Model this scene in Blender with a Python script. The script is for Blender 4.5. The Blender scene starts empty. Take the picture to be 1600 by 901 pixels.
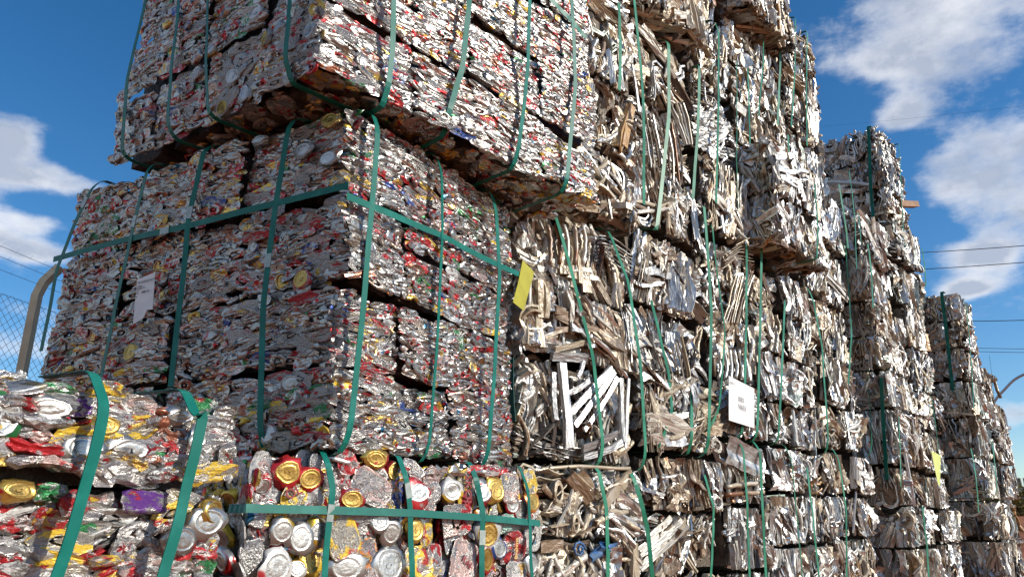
import bpy, math, random
import numpy as np
from mathutils import Matrix, Vector

# ------------------------------------------------------------------ camera
scene = bpy.context.scene
COL = scene.collection
F_PX, PITCH, CAM_Z = 1170.0, math.radians(17.4), 1.5
cam_data = bpy.data.cameras.new("camera")
cam_data.lens = 36.0 * F_PX / 1600.0
cam_data.sensor_width = 36.0
cam_data.clip_start = 0.05
cam_data.clip_end = 4000.0
camera = bpy.data.objects.new("camera", cam_data)
camera.location = (0, 0, CAM_Z)
camera.rotation_euler = (math.radians(90) + PITCH, 0, 0)
COL.objects.link(camera)
scene.camera = camera

# ------------------------------------------------------------------ render settings
scene.render.engine = 'CYCLES'
scene.cycles.use_denoising = True
scene.cycles.max_bounces = 5
scene.cycles.diffuse_bounces = 3
scene.cycles.glossy_bounces = 3
scene.cycles.transmission_bounces = 2
scene.cycles.transparent_max_bounces = 4
scene.cycles.caustics_reflective = False
scene.cycles.caustics_refractive = False
scene.cycles.sample_clamp_indirect = 4.0
scene.cycles.use_adaptive_sampling = True
scene.cycles.adaptive_threshold = 0.02
scene.view_settings.view_transform = 'Standard'
scene.view_settings.look = 'None'
scene.view_settings.exposure = 0.36
scene.view_settings.gamma = 1.0

# ------------------------------------------------------------------ sun and sky
SUN_AZ, SUN_EL = math.radians(103), math.radians(26)      # azimuth from +Y towards +X
sun_data = bpy.data.lights.new("sun", 'SUN')
sun_data.energy = 3.4
sun_data.angle = math.radians(0.53)
sun_data.color = (1.0, 0.93, 0.82)
sun = bpy.data.objects.new("sun", sun_data)
sun_dir = Vector((math.sin(SUN_AZ) * math.cos(SUN_EL), math.cos(SUN_AZ) * math.cos(SUN_EL), math.sin(SUN_EL)))
sun.rotation_euler = sun_dir.to_track_quat('Z', 'Y').to_euler()
sun.location = (20, -5, 20)
COL.objects.link(sun)

world = bpy.data.worlds.new("World")
scene.world = world
world.use_nodes = True
SKY_STRENGTH = 0.15


def px_dir(x, y):
    a, b = (x - 800) / F_PX, (450.5 - y) / F_PX
    v = np.array([a, math.cos(PITCH) - b * math.sin(PITCH), math.sin(PITCH) + b * math.cos(PITCH)])
    return v / np.linalg.norm(v)


def build_world():
    nt = world.node_tree
    nt.nodes.clear()
    N = nt.nodes.new
    L = nt.links.new

    def math_node(op, a, b=None, c=None, clamp=False):
        n = N('ShaderNodeMath')
        n.operation = op
        n.use_clamp = clamp
        for i, v in enumerate((a, b, c)):
            if v is None:
                continue
            if isinstance(v, (int, float)):
                n.inputs[i].default_value = v
            else:
                L(v, n.inputs[i])
        return n.outputs[0]

    out = N('ShaderNodeOutputWorld')
    bg = N('ShaderNodeBackground')
    bg.inputs['Strength'].default_value = SKY_STRENGTH
    L(bg.outputs[0], out.inputs['Surface'])
    sky = N('ShaderNodeTexSky')
    sky.sky_type = 'NISHITA'
    sky.sun_disc = False
    sky.sun_elevation = SUN_EL
    sky.sun_rotation = SUN_AZ
    sky.altitude = 900
    sky.air_density = 1.0
    sky.dust_density = 0.6
    sky.ozone_density = 2.5
    hue = N('ShaderNodeHueSaturation')
    hue.inputs['Saturation'].default_value = 1.31
    hue.inputs['Value'].default_value = 0.74
    L(sky.outputs[0], hue.inputs['Color'])
    tc = N('ShaderNodeTexCoord')
    d = tc.outputs['Generated']
    # cloud field: broad banks plus fractal edges, all laid out by direction in the sky
    mp = N('ShaderNodeMapping')
    mp.inputs['Scale'].default_value = (1, 1, 1.7)
    L(d, mp.inputs['Vector'])
    n1 = N('ShaderNodeTexNoise')
    n1.inputs['Scale'].default_value = 6.5
    n1.inputs['Detail'].default_value = 10
    n1.inputs['Roughness'].default_value = 0.6
    L(mp.outputs[0], n1.inputs['Vector'])
    n2 = N('ShaderNodeTexNoise')
    n2.inputs['Scale'].default_value = 2.2
    n2.inputs['Detail'].default_value = 3
    L(mp.outputs[0], n2.inputs['Vector'])
    n3 = N('ShaderNodeTexNoise')
    n3.inputs['Scale'].default_value = 9.0
    n3.inputs['Detail'].default_value = 7
    n3.inputs['Roughness'].default_value = 0.6
    mp3 = N('ShaderNodeMapping')
    mp3.inputs['Location'].default_value = (3.1, 1.7, 0.4)
    L(mp.outputs[0], mp3.inputs['Vector'])
    L(mp3.outputs[0], n3.inputs['Vector'])
    total = None
    banks = [(px_dir(x, y), sx, sy, amp) for (x, y, sx, sy, amp) in CLOUDS]
    for az, el, sx, sy, amp in ((215, 22, 560, 210, 1.2), (245, 40, 480, 230, 1.1), (185, 35, 420, 200, 1.0), (275, 22, 520, 190, 1.1), (230, 65, 420, 260, 1.0), (150, 50, 300, 180, 0.8)):  # unseen banks outside the view, added to brighten the shaded left faces
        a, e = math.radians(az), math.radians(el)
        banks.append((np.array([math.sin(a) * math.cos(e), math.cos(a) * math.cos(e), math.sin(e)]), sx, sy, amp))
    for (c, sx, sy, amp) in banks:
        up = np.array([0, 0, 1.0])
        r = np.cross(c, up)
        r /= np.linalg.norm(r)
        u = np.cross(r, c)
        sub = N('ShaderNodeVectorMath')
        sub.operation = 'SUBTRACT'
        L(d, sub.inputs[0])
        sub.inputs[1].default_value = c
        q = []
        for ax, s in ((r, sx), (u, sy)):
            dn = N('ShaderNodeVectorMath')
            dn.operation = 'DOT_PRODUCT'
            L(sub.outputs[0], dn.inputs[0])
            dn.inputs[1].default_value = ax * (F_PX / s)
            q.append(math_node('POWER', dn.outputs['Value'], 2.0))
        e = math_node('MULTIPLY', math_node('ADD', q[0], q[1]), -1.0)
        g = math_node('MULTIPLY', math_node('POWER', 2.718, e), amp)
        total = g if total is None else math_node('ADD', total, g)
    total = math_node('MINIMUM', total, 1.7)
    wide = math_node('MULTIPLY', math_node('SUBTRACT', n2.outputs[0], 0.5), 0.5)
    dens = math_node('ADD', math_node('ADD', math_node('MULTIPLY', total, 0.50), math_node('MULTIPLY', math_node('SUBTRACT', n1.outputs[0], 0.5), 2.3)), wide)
    mr = N('ShaderNodeMapRange')
    mr.interpolation_type = 'SMOOTHSTEP'
    L(dens, mr.inputs['Value'])
    mr.inputs['From Min'].default_value = 0.20
    mr.inputs['From Max'].default_value = 0.80
    # thick middles are greyer, thin sunlit rims whiter
    mr2 = N('ShaderNodeMapRange')
    L(math_node('ADD', dens, math_node('MULTIPLY', math_node('SUBTRACT', n3.outputs[0], 0.5), -1.5)), mr2.inputs['Value'])
    mr2.inputs['From Min'].default_value = 0.34
    mr2.inputs['From Max'].default_value = 0.85
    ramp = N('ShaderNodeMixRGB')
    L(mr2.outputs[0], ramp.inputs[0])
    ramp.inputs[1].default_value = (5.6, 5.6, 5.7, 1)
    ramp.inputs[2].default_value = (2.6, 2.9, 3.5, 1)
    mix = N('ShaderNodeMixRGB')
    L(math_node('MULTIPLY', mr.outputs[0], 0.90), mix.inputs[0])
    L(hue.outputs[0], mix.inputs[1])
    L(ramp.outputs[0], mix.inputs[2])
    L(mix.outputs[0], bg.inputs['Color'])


CLOUDS = [(1390, 15, 120, 55, 1.0), (1530, 30, 110, 75, 0.95), (1345, 85, 60, 30, 0.6), (1450, 100, 60, 40, 0.7), (1570, 230, 110, 62, 1.0), (1490, 290, 60, 32, 0.8), (1600, 320, 90, 30, 0.7),
          (1410, 182, 34, 22, 1.7), (1537, 396, 40, 18, 1.5), (1508, 452, 32, 12, 1.7), (1590, 640, 50, 20, 1.5), (1590, 590, 40, 14, 0.4),
          (90, 80, 160, 60, -1.2), (10, 225, 46, 36, 1.5), (95, 282, 58, 19, 1.7), (-60, 260, 70, 60, 0.9), (15, 350, 45, 13, 1.4), (75, 345, 40, 12, 0.8), (50, 392, 55, 16, 1.6), (20, 480, 60, 16, 0.6), (20, 545, 60, 16, 0.65),
          (-300, 300, 200, 70, 0.9), (-700, 350, 300, 90, 0.9), (-900, 0, 300, 120, 0.9), (-1700, 300, 500, 160, 1.0), (2100, 300, 260, 110, 0.9), (2600, 100, 260, 160, 0.8)]
build_world()
STRAPS = {'B': [('F', [(0.206, 1.688), (0.223, 1.593), (0.22, 1.464), (0.223, 1.339)]), ('F', [(0.477, 1.662), (0.501, 1.548), (0.515, 1.425), (0.523, 1.321)]),
       ('F', [(0.782, 1.662), (0.808, 1.534), (0.81, 1.304)]), ('F', [(1.033, 1.653), (1.045, 1.515), (1.06, 1.289)]),
       ('F', [(0.012, 1.535), (0.238, 1.533), (0.509, 1.529), (0.809, 1.518), (1.104, 1.5)]), ('S', [(0.057, 1.535), (-0.046, 1.534)])],
 'G': [('F', [(0.199, 1.679), (0.199, 1.625), (0.186, 1.528), (0.168, 1.418)]), ('F', [(0.351, 1.679), (0.365, 1.658), (0.351, 1.578), (0.322, 1.415)])],
 'L': [('F', [(0.086, 2.721), (0.08, 2.405), (0.062, 2.02), (0.042, 1.711)]), ('F', [(0.417, 2.719), (0.434, 2.439), (0.421, 2.054), (0.4, 1.705)]),
       ('F', [(0.775, 2.692), (0.801, 2.404), (0.767, 2.026), (0.735, 1.715)]), ('F', [(-0.064, 2.409), (0.168, 2.423), (0.434, 2.439), (0.669, 2.436), (0.948, 2.446)]),
       ('S', [(1.237, 2.745), (1.312, 2.561), (1.361, 2.415), (1.362, 2.095)]), ('S', [(0.922, 2.784), (0.949, 2.468), (0.97, 2.235), (0.986, 1.967)]),
       ('S', [(0.626, 2.79), (0.656, 2.484), (0.64, 2.167), (0.631, 1.905)]), ('S', [(0.235, 2.745), (0.259, 2.448), (0.267, 2.116), (0.226, 1.718)]),
       ('S', [(1.4, 2.455), (1.007, 2.459), (0.662, 2.448), (0.278, 2.447), (0.052, 2.444)])],
 'U': [('F', [(0.251, 3.199), (0.254, 2.929), (0.249, 2.811)]), ('F', [(0.592, 3.403), (0.564, 3.032), (0.51, 2.824)]), ('F', [(0.925, 3.601), (0.91, 3.2), (0.854, 2.815)]),
       ('F', [(1.202, 3.767), (1.21, 3.283), (1.142, 2.783)]), ('F', [(1.034, 3.618), (1.302, 3.548)]), ('S', [(0.105, 3.097), (0.098, 2.907), (0.093, 2.802)]),
       ('S', [(0.565, 3.312), (0.519, 3.005), (0.46, 2.753)]), ('S', [(0.747, 3.398), (0.724, 3.033), (0.693, 2.781)]), ('S', [(0.981, 3.507), (1.025, 3.091), (0.966, 2.752)])],
 'c0': [('F', [(0.24, 2.817), (0.355, 2.506), (0.469, 2.202), (0.527, 1.791)]), ('F', [(0.636, 2.894), (0.783, 2.639), (0.847, 2.262), (0.865, 1.792)]),
        ('F', [(0.482, 1.745), (0.519, 1.571), (0.534, 1.215)]), ('F', [(0.766, 1.709), (0.837, 1.492), (0.887, 1.192)]), ('F', [(0.674, 4.151), (0.651, 3.856), (0.635, 3.598)]),
        ('F', [(0.817, 4.448), (0.841, 3.593), (0.808, 3.024)]), ('S', [(0.007, 2.129), (-0.003, 1.874)])],
 'c1': [('F', [(0.095, 2.586), (0.227, 2.224), (0.237, 2.046), (0.105, 1.831)]), ('F', [(0.447, 2.169), (0.388, 1.882)]), ('F', [(0.526, 1.738), (0.584, 1.586), (0.488, 1.16)]),
        ('F', [(0.488, 4.38), (0.412, 3.799), (0.182, 2.956)]), ('F', [(0.887, 4.412), (0.773, 3.866), (0.648, 3.335)]), ('F', [(0.754, 3.315), (0.717, 2.684), (0.581, 1.913)])],
 'c2': [('F', [(0.061, 3.286), (0.064, 2.915), (0.1, 2.567), (-0.059, 2.1), (-0.2, 1.948)]), ('F', [(0.367, 4.814), (0.251, 4.126), (0.093, 3.382)]),
        ('F', [(0.545, 3.3), (0.395, 2.703), (0.207, 1.981)]), ('F', [(0.766, 3.295), (0.594, 2.658), (0.42, 1.999)]), ('F', [(0.204, 1.93), (0.192, 1.592), (0.135, 1.132)]),
        ('F', [(0.432, 1.936), (0.39, 1.596), (0.338, 1.119)]), ('F', [(0.619, 4.655), (0.432, 3.818), (0.406, 3.439)]), ('F', [(0.8, 4.692), (0.693, 4.017), (0.668, 3.475)])],
 'c3': [('F', [(0.67, 5.721), (0.472, 4.888), (0.272, 4.327)]), ('F', [(0.921, 5.678), (0.82, 5.063), (0.607, 4.389)]), ('F', [(0.452, 2.974), (0.231, 2.362), (0.097, 1.983)]),
        ('F', [(1.003, 3.12), (1.065, 2.76), (0.953, 2.048)]), ('F', [(0.714, 3.889), (0.635, 3.504), (0.541, 3.232)]), ('F', [(1.63, 4.323), (1.552, 3.827), (1.437, 3.405)]),
        ('F', [(0.795, 4.383), (0.688, 3.881)]), ('F', [(0.525, 1.85), (0.51, 1.45), (0.516, 1.069)]), ('F', [(0.274, 1.916), (0.257, 1.565), (0.238, 1.087)])],
 'c4': [('F', [(0.388, 5.853), (0.177, 5.184), (-0.065, 4.53)]), ('F', [(0.672, 5.874), (0.413, 5.044), (0.247, 4.482)]), ('F', [(0.964, 3.832), (0.769, 2.991), (0.537, 2.536)]),
        ('F', [(0.905, 4.363), (0.905, 3.756)]), ('F', [(1.156, 3.177), (1.012, 2.599), (0.88, 2.069)]), ('F', [(0.102, 1.97), (0.122, 1.574), (-0.076, 1.043)])],
 'c5': [('F', [(-0.114, 4.053), (-0.161, 3.746)]), ('F', [(0.026, 3.799), (-0.107, 3.198)]), ('F', [(0.003, 2.316), (-0.211, 1.764)]), ('F', [(0.297, 1.633), (0.091, 0.98)]),
        ('S', [(0.046, 2.632), (0.12, 1.824)])],
 'c6': [('F', [(0.701, 5.4), (0.398, 4.628), (0.175, 3.95)]), ('F', [(0.302, 2.608), (0.219, 2.028)]), ('F', [(0.779, 4.182), (0.665, 3.742)]),
        ('S', [(0.082, 5.254), (0.136, 4.673), (0.169, 4.174)])],
 'c7': [('F', [(0.327, 3.682), (0.022, 3.03), (-0.23, 2.506)]), ('F', [(-0.521, 2.135), (-0.669, 1.589)]), ('S', [(0.102, 3.698), (0.134, 3.046), (0.15, 2.731)])],
 'c8': [('F', [(0.538, 3.27), (0.224, 2.637)]), ('F', [(-0.484, 2.252), (-0.774, 1.765)])]}
HEROES = {'B': [('F', 0.097, 1.624, 0.067, 0.06, 'lidG', 0, 'red'), ('F', 0.166, 1.611, 0.067, 0.052, 'lidG', 0, 'red'), ('F', 0.122, 1.566, 0.079, 0.063, 'body', 10, 'yellow', 'OL'),
       ('F', 0.153, 1.464, 0.073, 0.069, 'bottom', 0, 'silver'), ('F', 0.095, 1.483, 0.063, 0.055, 'bottom', 0, 'silver'), ('F', 0.09, 1.396, 0.083, 0.075, 'bottom', 0, 'white'),
       ('F', 0.287, 1.466, 0.093, 0.108, 'body', 15, 'yellow'), ('F', 0.204, 1.48, 0.059, 0.07, 'bottom', 0, 'silver'), ('F', 0.259, 1.599, 0.075, 0.073, 'body', -20, 'silver'),
       ('F', 0.376, 1.595, 0.133, 0.084, 'body', -24, 'stripe'), ('F', 0.305, 1.562, 0.065, 0.047, 'lidG', 0, 'red'), ('F', 0.349, 1.499, 0.11, 0.057, 'body', 0, 'silver'),
       ('F', 0.407, 1.505, 0.059, 0.051, 'lidS', 0, 'silver'), ('F', 0.449, 1.474, 0.061, 0.062, 'bottom', 0, 'silver'), ('F', 0.374, 1.398, 0.089, 0.109, 'body', 20, 'orange'),
       ('F', 0.452, 1.392, 0.107, 0.085, 'lidS', 0, 'silver'), ('F', 0.304, 1.388, 0.105, 0.064, 'bottom', 0, 'silver'), ('F', 0.548, 1.586, 0.082, 0.078, 'bottom', 0, 'red'),
       ('F', 0.543, 1.484, 0.055, 0.061, 'lidG', 0, 'gold'), ('F', 0.549, 1.38, 0.134, 0.112, 'body', 20, 'yellow'), ('F', 0.595, 1.469, 0.052, 0.073, 'body', 0, 'yellow'),
       ('F', 0.288, 1.66, 0.065, 0.069, 'body', 30, 'red'), ('F', 0.382, 1.676, 0.07, 0.043, 'lidG', 0, 'gold'), ('F', 0.762, 1.6, 0.082, 0.126, 'body', 0, 'yellow', 'SKOL'),
       ('F', 0.69, 1.599, 0.073, 0.058, 'lidS', 0, 'white'), ('F', 0.83, 1.598, 0.073, 0.072, 'bottom', 0, 'silver'), ('F', 0.893, 1.606, 0.076, 0.07, 'lidG', 0, 'gold'),
       ('F', 0.977, 1.615, 0.106, 0.092, 'body', 0, 'stripe'), ('F', 0.977, 1.566, 0.06, 0.059, 'lidS', 0, 'red'), ('F', 1.02, 1.544, 0.061, 0.067, 'lidS', 0, 'red'),
       ('F', 1.084, 1.64, 0.071, 0.078, 'body', 0, 'yellow'), ('F', 1.083, 1.575, 0.07, 0.06, 'lidG', 0, 'orange'), ('F', 0.854, 1.467, 0.085, 0.078, 'lidG', 0, 'white'),
       ('F', 0.852, 1.391, 0.066, 0.069, 'lidG', 0, 'red'), ('F', 0.91, 1.423, 0.069, 0.059, 'lidS', 0, 'blue'), ('F', 0.99, 1.421, 0.118, 0.097, 'body', 5, 'red', 'Brahma'),
       ('F', 1.003, 1.344, 0.099, 0.068, 'body', 0, 'white'), ('F', 0.964, 1.498, 0.085, 0.061, 'body', 0, 'teal'), ('F', 0.718, 1.506, 0.108, 0.088, 'body', 5, 'stripe'),
       ('F', 0.755, 1.385, 0.108, 0.12, 'body', -20, 'stripe', 'KAI'), ('F', 0.814, 1.668, 0.091, 0.032, 'body', 0, 'red'), ('F', 0.886, 1.667, 0.089, 0.037, 'body', 0, 'red'),
       ('F', 1.085, 1.452, 0.07, 0.092, 'body', 0, 'white')],
 'G': [('F', 0.14, 1.636, 0.053, 0.034, 'bottom', 0, 'silver'), ('F', 0.091, 1.628, 0.038, 0.029, 'bottom', 0, 'silver'), ('F', 0.262, 1.595, 0.057, 0.039, 'bottom', 0, 'silver'),
       ('F', 0.198, 1.592, 0.058, 0.035, 'bottom', 0, 'silver'), ('F', 0.224, 1.626, 0.034, 0.023, 'lidG', 0, 'gold'), ('F', 0.307, 1.53, 0.07, 0.029, 'body', 0, 'purple'),
       ('F', 0.125, 1.538, 0.041, 0.021, 'lidG', 0, 'gold'), ('F', 0.208, 1.524, 0.05, 0.031, 'body', 0, 'red'), ('F', 0.166, 1.535, 0.04, 0.023, 'body', 0, 'green'),
       ('F', 0.377, 1.622, 0.036, 0.033, 'bottom', 0, 'silver'), ('F', 0.418, 1.502, 0.06, 0.04, 'bottom', 0, 'silver'), ('F', 0.376, 1.477, 0.051, 0.034, 'bottom', 0, 'silver'),
       ('F', 0.343, 1.651, 0.042, 0.026, 'bottom', 0, 'silver'), ('F', 0.294, 1.559, 0.063, 0.023, 'body', 0, 'silver'), ('F', 0.419, 1.621, 0.044, 0.033, 'body', 0, 'stripe'),
       ('F', 0.227, 1.676, 0.038, 0.017, 'body', 0, 'yellow'), ('F', 0.088, 1.658, 0.045, 0.017, 'body', 0, 'gold'), ('F', 0.105, 1.649, 0.06, 0.012, 'body', 0, 'red'),
       ('F', 0.428, 1.516, 0.039, 0.032, 'lidG', 0, 'gold'), ('F', 0.262, 1.454, 0.048, 0.013, 'body', 0, 'yellow'), ('F', 0.102, 1.533, 0.02, 0.025, 'body', 0, 'blue')],
 'L': [('S', 0.153, 2.19, 0.076, 0.073, 'lidG', 0, 'red'), ('S', 0.092, 2.707, 0.08, 0.056, 'lidG', 0, 'gold'), ('S', 0.194, 2.628, 0.083, 0.065, 'bottom', 0, 'silver'),
       ('S', 0.084, 2.572, 0.094, 0.058, 'bottom', 0, 'silver'), ('S', 0.395, 2.716, 0.078, 0.044, 'bottom', 0, 'silver'), ('S', 0.154, 1.839, 0.078, 0.073, 'lidS', 0, 'silver'),
       ('S', 0.186, 1.77, 0.122, 0.072, 'body', 0, 'green'), ('S', 0.059, 1.832, 0.051, 0.036, 'lidS', 0, 'green'), ('S', 0.366, 2.372, 0.143, 0.04, 'body', 0, 'red'),
       ('S', 0.23, 1.863, 0.071, 0.063, 'bottom', 0, 'silver'), ('S', 0.088, 1.781, 0.093, 0.089, 'body', 0, 'stripe'), ('S', 0.904, 2.453, 0.071, 0.061, 'bottom', 0, 'silver'),
       ('S', 0.896, 2.05, 0.081, 0.076, 'lidG', 0, 'gold'), ('F', 0.582, 2.108, 0.099, 0.091, 'body', 0, 'green'), ('F', 0.061, 2.264, 0.065, 0.047, 'lidG', 0, 'silver'),
       ('F', 0.506, 2.115, 0.051, 0.08, 'body', 0, 'teal'), ('F', 0.045, 2.351, 0.081, 0.036, 'bottom', 0, 'silver')]}
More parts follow.
